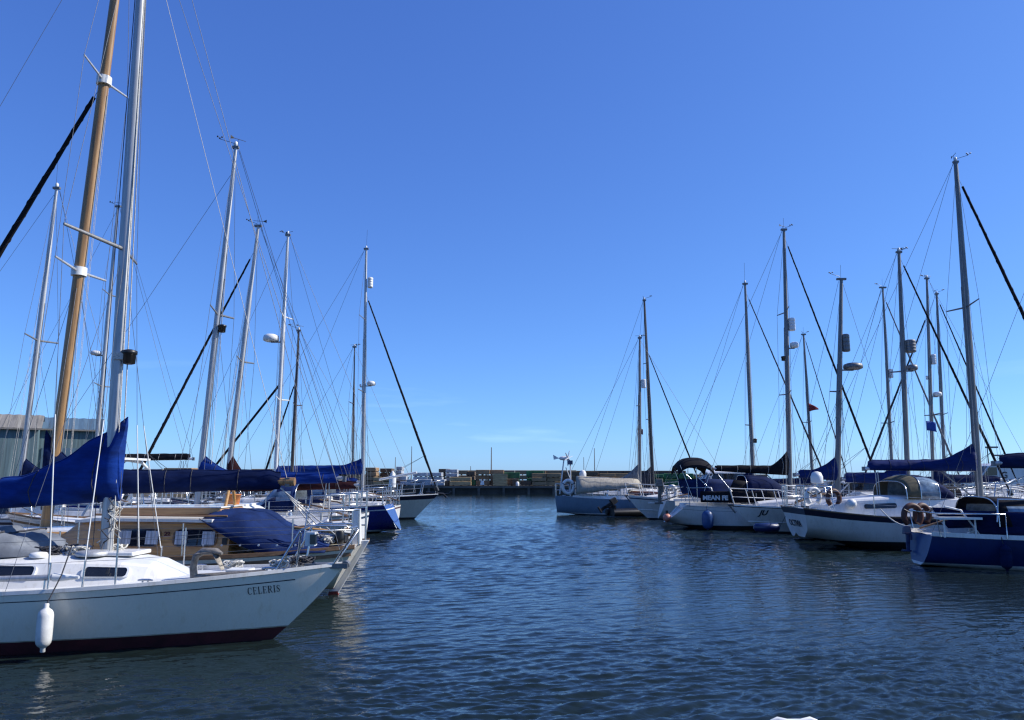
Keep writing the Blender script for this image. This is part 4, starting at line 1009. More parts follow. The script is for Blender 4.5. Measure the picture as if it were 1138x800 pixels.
    for t in (.28, .72):
        j = int(t * 24); b = MB(); b.tube([(p[0], p[1] * 1.02, p[2] * 1.02 + .008) for p in rows[j]], .012, 5); b.build('tie_rope', 'rope_dark', td)
front_sloop()

# --- varnished cabin motor-sailer behind it
def wood_cabin_boat():
    L, Y = 9.4, 13.9
    root = boat_root('motor_sailer', 'white motor-sailer with varnished wood cabin, wooden mast and blue cockpit cover', 'sailing boat', Y, 403, 606, 'stern', -1, L)
    h = Hull(L, 2.75, (.86, .76, 1.25), .5, -.62, 1.1, 1.2, .86, sx0=.54, pb=2.1)
    build_hull(root, h, 'white_warm_lit', None, (.12, 'red_boot_b'), deckmat='cream'); toe_rail(root, h, 'teak', .05)
    b = MB()
    for sd in (1, -1):
        rows = []
        for u in US: z = h.zs(u) - .11; x = h.x(u, z); y = h.b(u, z); rows.append([(x, sd * (y + .03), z - .03), (x, sd * (y + .03), z + .03), (x, sd * (y - .02), z + .03), (x, sd * (y - .02), z - .03)])
        b.grid([r[::sd] for r in rows], smooth=False, close=True)
    b.build('rubbing_strake', 'teak', root)
    zc = .74
    cb = Cabin([(2.02, .98, .90, zc + .54), (4.35, .98, .88, zc + .57), (4.62, .94, .80, zc + .52), (4.8, .9, .78, zc + .38), (6.7, .74, .60, zc + .34), (7.0, .5, .4, zc + .05)], zc)
    co_ = build_cabin(root, cb, ('varnish', 'white'))
    cabin_window(co_, cb, 3.17, 3.85, .30, .78, frame='teak', rnd=.35, curtain=True); cabin_window(co_, cb, 2.24, 2.92, .30, .78, frame='teak', rnd=.35, curtain=True)
    cabin_window(co_, cb, 5.0, 5.5, .3, .75, frame='teak', rnd=.4); cabin_window(co_, cb, 5.8, 6.3, .3, .75, frame='teak', rnd=.4)
    cabin_window(co_, cb, 2.05, 2.13, .34, .55, m='black', rnd=.2)
    lettering(co_, '22', .10, lambda u, v, w: cb.side(3.10 - u, .60 + v / .62, 1, .01 + w), 'letter_red', .004, 'number_lettering')
    b = MB(); g = [[(x, y, cb.top(x, y) + .035 + .02) for y in (1.0, .9, .5, 0, -.5, -.9, -1.0)] for x in (2.3, 3.0, 3.5, 4.2, 4.55)]; b.slab(g, .05); b.build('roof', 'white', root)
    b = MB(); b.box((3.25, 0, cb.top(3) + .105), (1.9, 1.15, .10), taper=.95); b.box((3.25, 0, cb.top(3) + .165), (1.86, 1.14, .022), 1); b.build('sliding_hatch', ['varnish', 'white'], root)
    for y in (.86, -.86): b = MB(); b.tube([(2.1, y, cb.top(2.1, y) + .10), (4.3, y, cb.top(4.3, y) + .10)], .018, 6); b.build('grab_rail', 'teak', root)
    base, top = mast_pts(root, 49, 600, 147, -150, Y, cb.top(5.6) - .03)
    mo = mast_part(root, base, top, .098, 'mast_wood', .75)
    fr = lambda py: (at(90, py, Y).z - base.z) / (top.z - base.z)
    sps = [spreaders(mo, base.lerp(top, fr(302)), .85, .05, 'alu', .022, .05), spreaders(mo, base.lerp(top, fr(90)), .80, .05, 'alu', .022, .08)]
    for f in (fr(302), fr(90)): b = MB(); c = base.lerp(top, f); b.tube([c - Vector((0, 0, .08)), c + Vector((0, 0, .08))], .135, 14); b.build('spreader_band', 'white_plastic', mo)
    masthead(mo, top)
    rigging(root, h, base, top, sps, base.x - .15, rw=.005, furl='black_canvas', furl_r=.062, fore_frac=fr(97), fore_to=(L - .1, 0, 1.3), extras=4, name_wire='wire')
    gz = at(57, 539, Y).z; gp = base.lerp(top, (gz - base.z) / (top.z - base.z)) - Vector((.12, 0, 0))
    bl = gp.x - loc(root, at(319, 535, Y)).x
    boom_and_cover(root, gp, bl, 'navy_canvas', boom='mast_wood', peak=.72, hm=.25, he=.2, w=.20, decay=.34, rise=.06, seed=21, clear=.13, start=-.2, br=.07)
    b = MB(); b.tube([(gp.x - bl + .0, 0, gz + .06), (gp.x - bl - .14, 0, gz + .06)], .075, 10); b.build('boom_tip', 'mast_wood', root)
    for sd in (-1, 1):   # boom gallows
        cx = loc(root, at(256, 560, Y)).x; b = MB(); b.tube([(cx, sd * .3, 1.36), (cx, sd * .12, gz - .1)], .03, 8); b.build('boom_crutch', 'varnish', root)
    for i, y in enumerate((.16, .05, -.1)):
        b = MB(); b.tube([(gp.x - bl + .1, y * .3, gz - .05), (.35 + .2 * i, y, .95)], .011, 5); b.build('mainsheet', 'rope', root)
    b = MB(); b.tube([(gp.x - bl, 0, gz + .1), top], .005, 4, caps=False); b.build('topping_lift', 'rope', root)
    # blue cover from the cabin roof down over the cockpit to the stern
    b = MB(); rows = []; secs = [(2.5, 1.03, 1.46, 1.36), (2.2, 1.05, 1.49, 1.16), (1.75, 1.06, 1.44, .90), (1.45, 1.06, 1.24, .80), (1.15, 1.04, 1.10, .76), (.8, .98, 1.02, .80), (.45, .9, .98, .80)]
    for i in range(25):
        X = lerp(-2.5, -.45, i / 24); w, zt, zb = interp([(-s_[0],) + s_[1:] for s_ in secs], X); row = []
        for k in range(21):
            t = -1 + 2 * k / 20; q = abs(t); e = .035 * noise.noise(Vector((X * 3, t * 4, 2))) + .02 * math.sin(X * 11 + t * 6)
            if q < .72: y = w * .86 * q / .72; z = zt - .13 * (q / .72) ** 2.5 + e * .7
            else: r_ = (q - .72) / .28; y = w * (.86 + .14 * r_ ** .6); z = lerp(zt - .13, zb, r_) + e * .3 * (1 - r_)
            row.append((-X, math.copysign(y, t) + e * .3, z))
        rows.append(row)
    b.grid(rows); o = b.build('cockpit_cover', 'cover_blue', root); md = o.modifiers.new('thick', 'SOLIDIFY'); md.thickness = .01
    rr = random.Random(3); b = MB()
    for i in range(7): x = .6 + i * .3; b.lathe([(.018, -.004), (.018, .004)], (x, 1.05, .93), 8, axis='y')
    b.build('cover_button', 'white_plastic', root)
    # rudder hung on the raked stern, tall head, tiller
    b = MB(); yy = .035
    pr = [(-.12, .93), (.02, .93), (.56, .06), (.66, -.4), (.36, -.4), (.40, .02)]
    b.add([(x, -yy, z) for x, z in pr] + [(x, yy, z) for x, z in pr], [tuple(range(6)), tuple(range(11, 5, -1))] + [(i, i + 6, (i + 1) % 6 + 6, (i + 1) % 6) for i in range(6)]); ru = bevel(b.build('rudder', 'white', root), .012)
    b = MB(); pr = [(.40, .06), (.56, .06), (.66, -.4), (.36, -.4)]; b.add([(x, -.04, z) for x, z in pr] + [(x, .04, z) for x, z in pr], [(0, 1, 2, 3), (7, 6, 5, 4)] + [(i, i + 4, (i + 1) % 4 + 4, (i + 1) % 4) for i in range(4)]); b.build('rudder_foot', 'red_boot_b', ru)
    b = MB(); b.box((.12, 0, 1.16), (.20, .18, .62), taper=.62); bevel(b.build('rudder_head', 'white', root), .02)
    b = MB(); b.tube([(.1, 0, 1.0), (.7, .05, 1.1), (1.2, .05, 1.15)], .03, 8); b.build('tiller', 'varnish', root)
    b = MB(); b.lathe([(.05, 0), (.07, .05), (.07, .2), (.03, .26)], (.3, .45, .9), 12); b.box((.34, .2, .98), (.2, .3, .12)); b.build('stern_fitting', 'black', root)
    rails(root, h, 1.0, 7.6, 5, .56, pulpit=True, pushpit=True, wm='wire', wr=.003, r=.013)
    for i in range(5): rope_heap(root, (.5 + .1 * i, .5 - .2 * i, .92), .14, 3, ('rope', 'rope_dark')[i % 2], .011, 90 + i, .1)
    return root, cb
WB, wcb = wood_cabin_boat()
b_ = at(265, 552, 16.0)
o = thing('bucket', 'orange bucket standing behind the varnished cabin boat', 'bucket', (0, 0, 0)); BUCKET = o
b = MB(); b.lathe([(.13, 0), (.17, .27), (.18, .27), (.18, .29), (.15, .29), (.12, .03)], (0, 0, 0), 18); b.build('bucket_body', 'orange', o)
b = MB(); b.tube([(.17 * math.cos(a), .05, .27 + .15 * math.sin(a)) for a in [PI * i / 10 for i in range(11)]], .006, 5); b.build('handle', 'steel', o)

# --- other boats on the port side
S3 = sloop(dict(label='white sloop with teak rub rail right behind the varnished cabin boat', L=8.2, B=2.6, Y=18.5, d=-1, tip=(392, 580), end='stern', fb=(1.0, .9, 1.2), tr=.66, bow=.9, stern_rake=-.2, sx0=.2, boot=(.1, 'red_boot_b'), hull='white', toe='teak', stripe=(.86, .80, 'teak'), cab=(.30, .74), ch=.42,
  masts=[dict(b=(221, 540), t=(262, 165), r=.085, m='alu', sp=(.52,), boom=3.5, bend=377, gy=534, cover='blue_canvas', peak=.45, hm=.2, he=.12, w=.14, kind=3, ff=.92, gear=[('lamp', 365, 1, {})])], nst=4))
BUCKET.location = wor(S3['root'], (loc(S3['root'], at(265, 555, 18.5)).x, .35, S3['cab_o'].top(4.0) + .02))
S3b = sloop(dict(label='white sloop with maroon boom cover between teak-railed sloop and dark blue hull', L=7.2, B=2.6, Y=23.4, d=-1, tip=(404, 575), end='stern', fb=(.95, .9, 1.25), tr=.7, bow=1.0, hull='white', stripe=(.9, .82, 'navy_stripe'), cab=(.3, .74), hood=dict(m='cover_blue'), boot=(.1, 'black_boot'),
  masts=[dict(b=(253, 530), t=(287, 252), r=.09, m='alu', sp=(.5,), bend=398, gy=541, cover='maroon_canvas', peak=.95, hm=.2, he=.12, w=.15, furl='black_canvas', furl_r=.06, ff=.9, kind=5)]))
S4 = sloop(dict(label='dark blue sloop with white deck and raked transom facing the fairway', L=8.7, B=2.9, Y=29.2, d=-1, tip=(447, 582), end='stern', fb=(1.02, .95, 1.25), tr=.74, bow=1.0, stern_rake=.52, hull='blue_hull', stripe=(.84, .80, 'white_boot'), boot=(.06, 'black_boot'), boot2=(.12, 'white_boot'), deck='white', cab=(.34, .76), ch=.36, hood=dict(m='cover_blue'),
  masts=[dict(b=(306, 530), t=(320, 262), r=.095, m='alu_white', sp=(.36, .68), bend=398, gy=537, cover='blue_canvas', peak=.5, hm=.24, he=.14, w=.15, kind=2, inner=(.42, (8.0, 0, 1.2), .045, 'black_canvas'), gear=[('radar', 379, -1, dict(r=.3, h=.26))])]))
h = S4['h']; b = MB()
for y in (.16, -.16): b.tube([(.62, y + .45, 1.08), (.12, y + .45, .18)], .018, 6)
for t in (.1, .35, .6, .85): b.tube([(lerp(.62, .12, t), .29, lerp(1.08, .18, t)), (lerp(.62, .12, t), .61, lerp(1.08, .18, t))], .016, 6)
b.build('boarding_ladder', 'steel', S4['root'])
S5 = sloop(dict(label='white yacht with dark sheer band and black furled jib, bow towards the far quay stacks', L=11.0, B=3.3, Y=38.3, d=1, tip=(487, 552), end='bow', fb=(1.05, 1.0, 1.2), tr=.7, bow=1.15, hull='cream', stripe=(.995, .80, 'navy_stripe'), toe='offwhite', boot=(.07, 'black_boot'), deck='white', cab=(.3, .72), ch=.42, coam='white',
  masts=[dict(b=(403, 540), t=(407, 277), r=.10, m='alu', sp=(.4, .7), bend=308, gy=524, cover='blue_canvas', peak=.35, hm=.30, he=.22, w=.17, decay=.5, furl='black_canvas', furl_r=.075, ff=.80, kind=4, gear=[('reflector', 320, 1, dict(r=.14, h=.55)), ('radar', 428, 1, dict(r=.22, h=.2)), ('radar', 429, -1, dict(r=.05, h=.1))])]))
b = MB(); b.tube([(10.4, .05, 1.28), (11.25, .05, 1.2), (11.4, .05, 1.05)], .06, 6); b.tube([(11.2, .05, 1.2), (11.55, .05, 1.22), (11.62, .05, 1.32)], .035, 6); b.build('anchor', 'black', S5['root'])
b = MB(); b.tube([(8.0, .5, 1.9), (9.9, .2, 2.25)], .06, 8); b.build('whisker_pole', 'alu_white', S5['root'])
sloop(dict(label='small yacht with thin dark mast beyond the white yacht with furled black jib', L=8.5, B=2.6, Y=43.5, d=1, tip=(462, 556), end='bow', fb=(1.0, .9, 1.2), hull='white', stripe=(.95, .85, 'maroon_canvas'),
  masts=[dict(b=(392, 530), t=(394, 386), r=.06, m='dark_mast', sp=(.6,), bend=350, gy=536, cover='maroon_canvas', peak=.2, hm=.2, he=.12, w=.14, kind=7, back=True)]))
sloop(dict(label='old yacht with short dark brown mast behind the dark blue sloop', L=7.4, B=2.5, Y=34.2, d=-1, tip=(442, 566), end='stern', fb=(.8, .75, 1.05), hull='white', stripe=(.9, .8, 'mahogany'), toe='teak', cabm=('mahogany', 'white'),
  masts=[dict(b=(324, 530), t=(332, 368), r=.085, m='dark_mast', sp=(.55,), bend=392, gy=545, cover='maroon_canvas', peak=.3, hm=.22, he=.14, w=.15, furl='black_canvas', furl_r=.06, ff=.68, kind=8, fore_to=(loc_x := 6.2, 0, 1.1))]))
SC = sloop(dict(label='silver masted yacht with white stern arch before the green shed', L=8.8, B=2.7, Y=22.0, d=-1, tip=(80, 570), end='stern', X=-10.2, fb=(1.05, .95, 1.3), hull='white', stripe=(.9, .82, 'navy_stripe'), nst=4, cab=(.34, .76),
  masts=[dict(b=(22, 540), t=(63, 210), r=.09, m='alu', sp=(.5,), gy=536, boom=2.6, cover='navy_canvas', peak=.4, kind=9)]))
b = MB()
for sd in (1, -1):
    b.tube([(.3, sd * 1.0, 1.0), (.55, sd * .98, 2.25), (.7, sd * .85, 2.45), (.7, 0, 2.5)], .045, 8); b.tube([(1.3, sd * 1.02, 1.0), (.62, sd * .96, 2.3)], .035, 8)
b.box((.9, 0, 2.53), (.9, 1.7, .06)); b.build('stern_arch', 'alu_white', SC['root'])
SD = sloop(dict(label='yacht with black covered white boom behind the blue mast cover', L=9.4, B=2.8, Y=31.6, d=-1, tip=(200, 560), end='stern', X=-12.7, fb=(1.1, 1.0, 1.3), hull='white', stripe=(.95, .85, 'blue_hull'),
  masts=[dict(b=(104, 530), t=(131, 230), r=.10, m='alu', sp=(.36, .68), bend=210, gy=511, cover='black_canvas', boomm='alu_white', br=.1, peak=.1, hm=.22, he=.2, w=.16, clear=.0, kind=10, gear=[('radar', 394, -1, dict(r=.22, h=.16))])]))
sloop(dict(label='small yacht half hidden behind the front sloop boom, mast out of sight', L=7.0, B=2.4, Y=17.8, d=-1, tip=(120, 570), end='stern', X=-9.0 - 3.6, fb=(.95, .9, 1.15), hull='white', stripe=(.86, .78, 'red_boot_b'), cab=(.32, .74), masts=[]))

# --- motor cruisers
def motor(label, Y, px, py, L, B, zb, over, wh, d=-1, hull='white', stripe=None, rail=True, X=None, top=None, zst=.85, glass=True, canvas=None, line=None, boot=(.06, 'black_boot'), yaw=0):
    root = boat_root('motor_cruiser', label, 'motor boat', Y, px, py, 'bow', d, L, X=X, yaw=yaw)
    h = Hull(L, B, (zst, zst + .02, zb), .86, .05, over, 1.35, .72, um=.35, pb=2.6, pw=1.5, lift=-.3, ps=.12); h.tr_plain = True
    build_hull(root, h, hull, stripe, boot, deckmat='white', line=line); toe_rail(root, h, 'white', .04)
    # chine spray rail
    b = MB()
    for sd in (1, -1):
        b.tube([h.side(h.x(u, h.zs(u) * .42), h.zs(u) * .42, sd, .0) for u in [i / 16 for i in range(17)]], .025, 5)
    b.build('spray_rail', hull, root)
    x0, x1, xr0, xr1, zt = wh      # screen foot front, aft end, roof from..to (local x), roof z
    zc = h.deck_z((x0 + x1) / 2) - .05; wb = B * .36
    fd = Cabin([(x0 - 1.0, B * .37, B * .33, zc + .42), (x0 + .1, B * .36, B * .31, zc + .42), (lerp(x0, L, .45), B * .28, B * .2, zc + .40), (lerp(x0, L, .72), B * .14, B * .08, zc + .22 + .08)], zc)
    co_ = build_cabin(root, fd, ('white', 'white'), 'foredeck_cabin')
    cabin_window(co_, fd, lerp(x0, L, .05), lerp(x0, L, .3), .4, .8, rnd=.4)
    hatch(root, (lerp(x0, L, .35), 0, zc + .47))
    zs_ = zc + .42
    wb2, wt = B * .38, B * .32
    body = Cabin([(x1, wb2, wb2, zs_ + .06), (x0 - .05, wb2, wb2 * .97, zs_ + .06)], zc); build_cabin(root, body, ('white', 'white'), 'wheelhouse', fine=False)
    # glazed band between the body and the roof, raked at the front
    b = MB(); z2 = zt - .12
    P = lambda x, y, z: (x, y, z)
    ring0 = [P(x1 + .1, -wb2 * .96, zs_ + .05), P(x0 - .12, -wb2 * .93, zs_ + .05), P(x0, -wb2 * .5, zs_ + .05), P(x0 + .04, 0, zs_ + .05), P(x0, wb2 * .5, zs_ + .05), P(x0 - .12, wb2 * .93, zs_ + .05), P(x1 + .1, wb2 * .96, zs_ + .05)]
    ring1 = [P(xr0, -wt, z2), P(xr1 - .1, -wt * .97, z2), P(xr1, -wt * .5, z2 + .03), P(xr1 + .02, 0, z2 + .04), P(xr1, wt * .5, z2 + .03), P(xr1 - .1, wt * .97, z2), P(xr0, wt, z2)]
    b.grid([ring0, ring1], smooth=False); gl = b.build('windscreen', 'glass', root); md = gl.modifiers.new('thick', 'SOLIDIFY'); md.thickness = .012
    f = MB()
    for a, c in zip(ring0, ring1): f.tube([a, c], .028, 6)
    f.tube(ring0, .028, 6); f.build('window_frame', 'alu_white', gl)
    if top != 'open':
        g = [[(x, wt * q * 1.06, z2 + .05 + .10 * (1 - q * q) - (.05 if x > xr1 else 0)) for q in (-1, -.85, -.5, 0, .5, .85, 1)] for x in (xr0 - .2, xr0, (xr0 + xr1) / 2, xr1, xr1 + .12)]
        b = MB(); b.slab([r for r in g[::-1]][::-1], .06); b.build('roof', 'white', root)
    if canvas:
        b = MB(); rows = []
        for i in range(9):
            t = i / 8; x = lerp(xr0 - .1, x1 - 1.6, t); zz = lerp(z2 + .08, zs_ + .5, t ** 2); w = lerp(wt, wb2, t)
            rows.append([(x, w * math.copysign(abs(math.cos(a)) ** .4, math.cos(a)), lerp(zc + .3, zz, math.sin(a) ** .5)) for a in [PI * k / 14 for k in range(15)]])
        b.grid(rows); b.cap(rows[-1]); o = b.build('canopy', canvas, root)
    if rail:
        b = MB(); ht = .62; xs_ = [lerp(x0 - .3, L - .15, i / 5) for i in range(6)]
        for sd in (1, -1):
            tops = []
            for i, x in enumerate(xs_):
                p = h.edge(x, sd, 0, .08); t = p + Vector((-.02 if i else 0, 0, ht * (.55 + .45 * min(1, i / 2)))) + Vector((.18, 0, 0)); tops.append(t); b.tube([p, t], .016, 6)
            b.tube([h.edge(x0 - .9, sd, 0, .08)] + tops + [Vector((L + .12, 0, zb + ht))], .018, 6)
            b.tube([lerp_v(h.edge(x, sd, 0, .08), t, .5) for x, t in zip(xs_, tops)], .010, 5)
        b.build('bow_rail', 'alu_white', root)
    for sd in (1, -1): cleat(root, h.edge(L - .8, sd, 0, .14)); cleat(root, h.edge(.5, sd, 0, .12))
    b = MB(); b.tube([(L - .3, 0, zb + .03), (L + .16, 0, zb + .02)], .05, 6); b.tube([(L + .1, 0, zb - .02), (L - .1, 0, zb - .28)], .03, 6); b.build('anchor', 'galv', root)
    return root, h, zc, zs_
def lerp_v(a, b, t): return a.lerp(b, t)
R2, h2, *_ = motor('white motor cruiser with wheelhouse, bow beside the grey-blue boat', 38.0, 698, 553, 9.2, 2.9, 1.12, 1.0, (5.95, 2.2, 3.4, 5.35, 2.32), line=(.93, .88, 'mid_blue_hull'))
b = MB(); z2 = 2.0
R5, h5, zc5, zs5 = motor('white flared motor cruiser with tall bow rail, bow before the MEAN FE banner', 28.8, 814, 562, 8.2, 2.7, 1.0, 1.15, (4.95, 1.9, 3.3, 4.3, 1.95), hull='white', canvas='black_canvas', line=(.985, .95, 'navy_stripe'))
sx = loc(R5, at(852, 568, 27.6)).x
def jn(u, v, w): x = sx - u; z = .66 + v + .0 * u; return h5.side(x + v * -.25, z, 1, .006 + w)
lettering(h5 and R5, 'JU', .26, jn, 'letter', .008)
MB2 = motor('white motor boat with dark canopy behind the white sloop with tan sprayhood', 29.2, 1040, 560, 7.5, 2.6, 1.1, 1.0, (4.2, 1.6, 2.6, 3.7, 2.0), X=16.9 + .6, canvas='navy_canvas')
MB3 = motor('white motor boat far right beyond the big blue sail cover', 33.0, 1050, 552, 8.5, 2.8, 1.2, 1.0, (4.7, 1.8, 2.9, 4.2, 2.1), X=19.8, canvas=None)
MB4 = motor('white motor boat at the far right edge behind the blue hull', 26.5, 1070, 552, 7.5, 2.6, 1.15, 1.0, (4.2, 1.6, 2.6, 3.7, 2.25), X=18.9 + .3, canvas='cover_blue')
MB5 = motor('white motor boat on the port side behind the front sloop mast', 26.9, 190, 552, 6.8, 2.5, 1.05, .9, (3.9, 1.4, 2.4, 3.4, 1.85), X=-14.9 + 7, d=1, canvas=None) if False else None

# ================================================================== BOATS, starboard side
S1 = sloop(dict(label='grey-blue boat with tan cockpit tent and wind generator', L=9.6, B=2.5, Y=43.0, d=1, tip=(619, 551), yaw=-.06, end='stern', fb=(1.02, .84, 1.2), tr=.12, um=.45, stern_rake=-.1, sx0=.0, double=.0, hull='greyblue', boot=(.04, 'black_boot'), boot2=(.10, 'white_boot'), toe='greyblue', cab=(.42, .78), ch=.42, cabm=('mahogany', 'offwhite'), wins=((.1, .3), (.4, .6)), nst=5,
  masts=[dict(b=(711, 540), t=(711, 376), r=.10, m='alu_dark', sp=(.55,), bend=661, gy=537, cover='grey_canvas', peak=.75, hm=.3, he=.18, w=.17, decay=.5, kind=12, gear=[('reflector', 432, 1, dict(r=.13, h=.5))])]))
r1 = S1['root']; b = MB(); rows = []
for i in range(11):
    x = lerp(1.05, 4.35, i / 10); top_z = 1.95 - .15 * (i / 10) - (.0); low = lerp(1.12, 1.45, min(1, i / 8)); w = .95
    rows.append([(x + (.25 if i == 10 else 0) * q, w * math.copysign(min(1, abs(t) * 1.35), t) + .03 * math.sin(x * 9 + t * 3), lerp(top_z, low, max(0, (abs(t) - .5) / .5)) + (.14 * (1 - (t / .5) ** 2) if abs(t) < .5 else 0) - .03 * abs(math.sin(x * 2.4))) for t in [-1 + k / 8 for k in range(17)] for q in [abs(t)]])
b.grid(rows); o = b.build('cockpit_tent', 'tan_canvas', r1); md = o.modifiers.new('t', 'SOLIDIFY'); md.thickness = .015
b = MB(); b.tube([(.75, -.15, 1.0), (.75, -.15, 2.75)], .035, 8); b.tube([(.15, -.2, 1.1), (.40, -.15, 3.0)], .035, 8); b.tube([(1.0, .2, 1.2), (.5, -.1, 2.55)], .025, 6); b.build('stern_post', 'alu_white', r1)
b = MB(); b.box((.75, -.15, 2.82), (.26, .26, .22)); b.build('post_lamp', 'mid_blue_hull', r1)
b = MB(); c = Vector((.40, -.15, 3.05)); b.lathe([(.02, -.28), (.09, -.2), (.12, 0), (.1, .18), (.02, .26)], c, 12, axis='x'); b.add([c + Vector((-.25, .01, 0)), c + Vector((-.6, .01, .2)), c + Vector((-.56, .01, -.08))], [(0, 1, 2)]); wg = b.build('wind_generator', 'white_plastic', r1)
for i in range(6):
    a = 2 * PI * i / 6 + .3; dv = Vector((.1, math.cos(a), math.sin(a))); dv = Vector((dv.y * .55 + .1, dv.y * .8, dv.z)); b = MB(); n = Vector((0, 0, 1)).cross(dv).normalized() * .05
    b.add([c + Vector((.22, 0, 0)) - n, c + Vector((.22, 0, 0)) + n, c + Vector((.22, 0, 0)) + dv * .42 + n * .5, c + Vector((.22, 0, 0)) + dv * .42 - n * .5], [(0, 1, 2, 3)]); o = b.build('blade', 'white_plastic', wg); md = o.modifiers.new('t', 'SOLIDIFY'); md.thickness = .012
horseshoe('lifebuoy', 'round white lifebuoy on the stern rail of the grey-blue boat', wor(r1, (.62, -.45, 1.5)), r=.3, full=True, t=.09)
b = MB(); b.lathe([(.17, 0), (.19, .04), (.19, .24), (.13, .37), (.03, .42)], (1.45, .6, 2.0), 16); b.build('satellite_dome', 'white_plastic', r1)
SX = sloop(dict(label='yacht with tall dark brown mast and grey boom cover behind the grey-blue boat', L=7.6, B=2.6, Y=47.0, d=1, tip=(640, 550), end='stern', fb=(1.1, 1.0, 1.35), hull='white', stripe=(.9, .82, 'navy_stripe'),
  masts=[dict(b=(726, 540), t=(716, 334), r=.12, m='dark_mast', sp=(.36, .66), bend=700, gy=540, cover='dark_grey_canvas', peak=.9, hm=.3, he=.3, w=.2, decay=.6, furl='black_canvas', furl_r=.06, ff=.72, kind=13)]))
# small black tender with tilted outboard between the first two
o = thing('inflatable_tender', 'black inflatable tender with raised outboard between grey-blue boat and white cruiser', 'tender', (at(702, 575, 40.6).x, 40.6, 0), .25)
b = MB(); b.tube([(-1.2, .5, .22), (.7, .5, .24), (1.25, .33, .34), (1.45, 0, .4), (1.25, -.33, .34), (.7, -.5, .24), (-1.2, -.5, .22)], .17, 12); b.build('tube', 'black', o)
b = MB(); b.box((.0, 0, .12), (2.2, .9, .1)); b.box((-1.05, 0, .35), (.06, .9, .5)); b.build('floor', 'black', o); outboard(o, (-1.15, 0, .55), tilt=1.0)
fender('fender', 'slim white fender hanging on the white wheelhouse cruiser bow', wor(R2, h2.edge(7.25, 1, 0) + Vector((0, .13, -.62))), .09, .6, 'fender_white', wor(R2, h2.edge(7.25, 1, .02, .04)))

S3r = sloop(dict(label='small white sloop with round white stern between cruiser and scoop-stern yacht', L=7.8, B=2.5, Y=35.0, d=1, tip=(729, 560), yaw=-.06, end='stern', fb=(1.0, .92, 1.15), tr=.66, lift=.2, stern_rake=.35, hull='white', boot=(.08, 'black_boot'), toe='alu', cab=(.36, .76),
  masts=[dict(b=(837, 530), t=(828, 316), r=.095, m='alu_dark', sp=(.32,), boom=3.0, gy=541, cover='navy_canvas', peak=.7, hm=.25, he=.15, furl='dark_grey_canvas', furl_r=.05, ff=.95, kind=14, spl=.6, gear=[('lamp', 490, 1, {})])]))
outboard(S3r['root'], (.2, -.75, 1.5), m='galv')
for sd, py in ((-.4, 0), (.3, 1)):
    horseshoe('lifebuoy', ('white horseshoe lifebuoy nearest on the small round-sterned sloop rail', 'white horseshoe lifebuoy further in on the small round-sterned sloop rail')[py], wor(S3r['root'], (.65 + .15 * py, sd, 1.35)), r=.24, rz=.5)
S4r = sloop(dict(label='white yacht with scoop stern, black bimini and MEAN FE banner', L=9.0, B=3.1, Y=31.9, d=1, tip=(731, 588), end='stern', fb=(.92, .86, 1.2), tr=.70, yaw=-.08, lift=.22, stern_rake=1.12, bow=.9, hull='white', boot=(.15, 'black_boot'), boot2=(.20, 'white_boot'), line=(.8, .785, 'navy_stripe'), toe='alu', cab=(.42, .78), ch=.42,
  masts=[dict(b=(878, 530), t=(871, 256), r=.11, m='alu_dark', sp=(.37, .68), bend=797, gy=524, cover='black_canvas', peak=.62, hm=.22, he=.12, w=.14, decay=.34, furl='black_canvas', furl_r=.06, ff=.96, kind=15, rise=.12, gear=[('reflector', 370, 1, dict(r=.14, h=.55)), ('radar', 388, 1, dict(r=.17, h=.22)), ('lamp', 400, -1, {})])], pushpit=False, nst=4))
r4, h4 = S4r['root'], S4r['h']
bimini(r4, .75, 2.15, 1.15, 2.62, .20, 'black_canvas', foot=1.05, th=.09)
zz = lambda y: at(780, y, 31.9).z
for sd in (1, -1):
    canvas_panel(r4, [(1.15, sd * 1.12, 1.35), (1.9, sd * 1.14, 1.15), (2.5, sd * 1.14, 1.15)], [(1.0, sd * .98, zz(533)), (1.9, sd * .98, zz(532)), (2.9, sd * .98, zz(533))], 'cover_blue')
    canvas_panel(r4, [(2.5, sd * 1.14, 1.15), (3.0, sd * 1.14, 1.2), (3.5, sd * 1.12, 1.2)], [(2.9, sd * .98, zz(533)), (3.2, sd * .98, zz(534)), (3.5, sd * .98, zz(535))], 'black_canvas')
sprayhood(r4, 3.4, 5.2, 1.12, 1.15, .95, 'navy_canvas', 'navy_canvas')
b = MB(); x0, x1 = loc(r4, at(779, 560, 30.5)).x, 4.4; g = []
for k in range(5): g.append([(lerp(x0, x1, i / 8), -h4.deck_b(lerp(x0, x1, i / 8)) + .03 + .012 * math.sin(i * 1.9 + k), lerp(1.05, 1.48, k / 4)) for i in range(9)])
b.grid(g); o = b.build('banner', 'black_canvas', r4); md = o.modifiers.new('t', 'SOLIDIFY'); md.thickness = .02
lettering(o, 'MEAN FE', .235, lambda u, v, w: Vector((x0 + .08 + u, -h4.deck_b(x0 + .08 + u) - .008 - w, 1.15 + v)), 'letter_white', .012, 'banner_lettering')
lettering(r4, 'ELIXIR', .2, lambda u, v, w: Vector((h4.xs(.72 + v * .66) - .012 - w, .45 - u, .72 + v * .66)), 'letter', .004) if False else None
b = MB(); 
for y in (-.18, .18): b.tube([(.0 + 1.12 * .55 - .05, y, .55), (1.12 * .95 - .05, y, .95)], .015, 6)
b.build('stern_ladder', 'steel', r4)
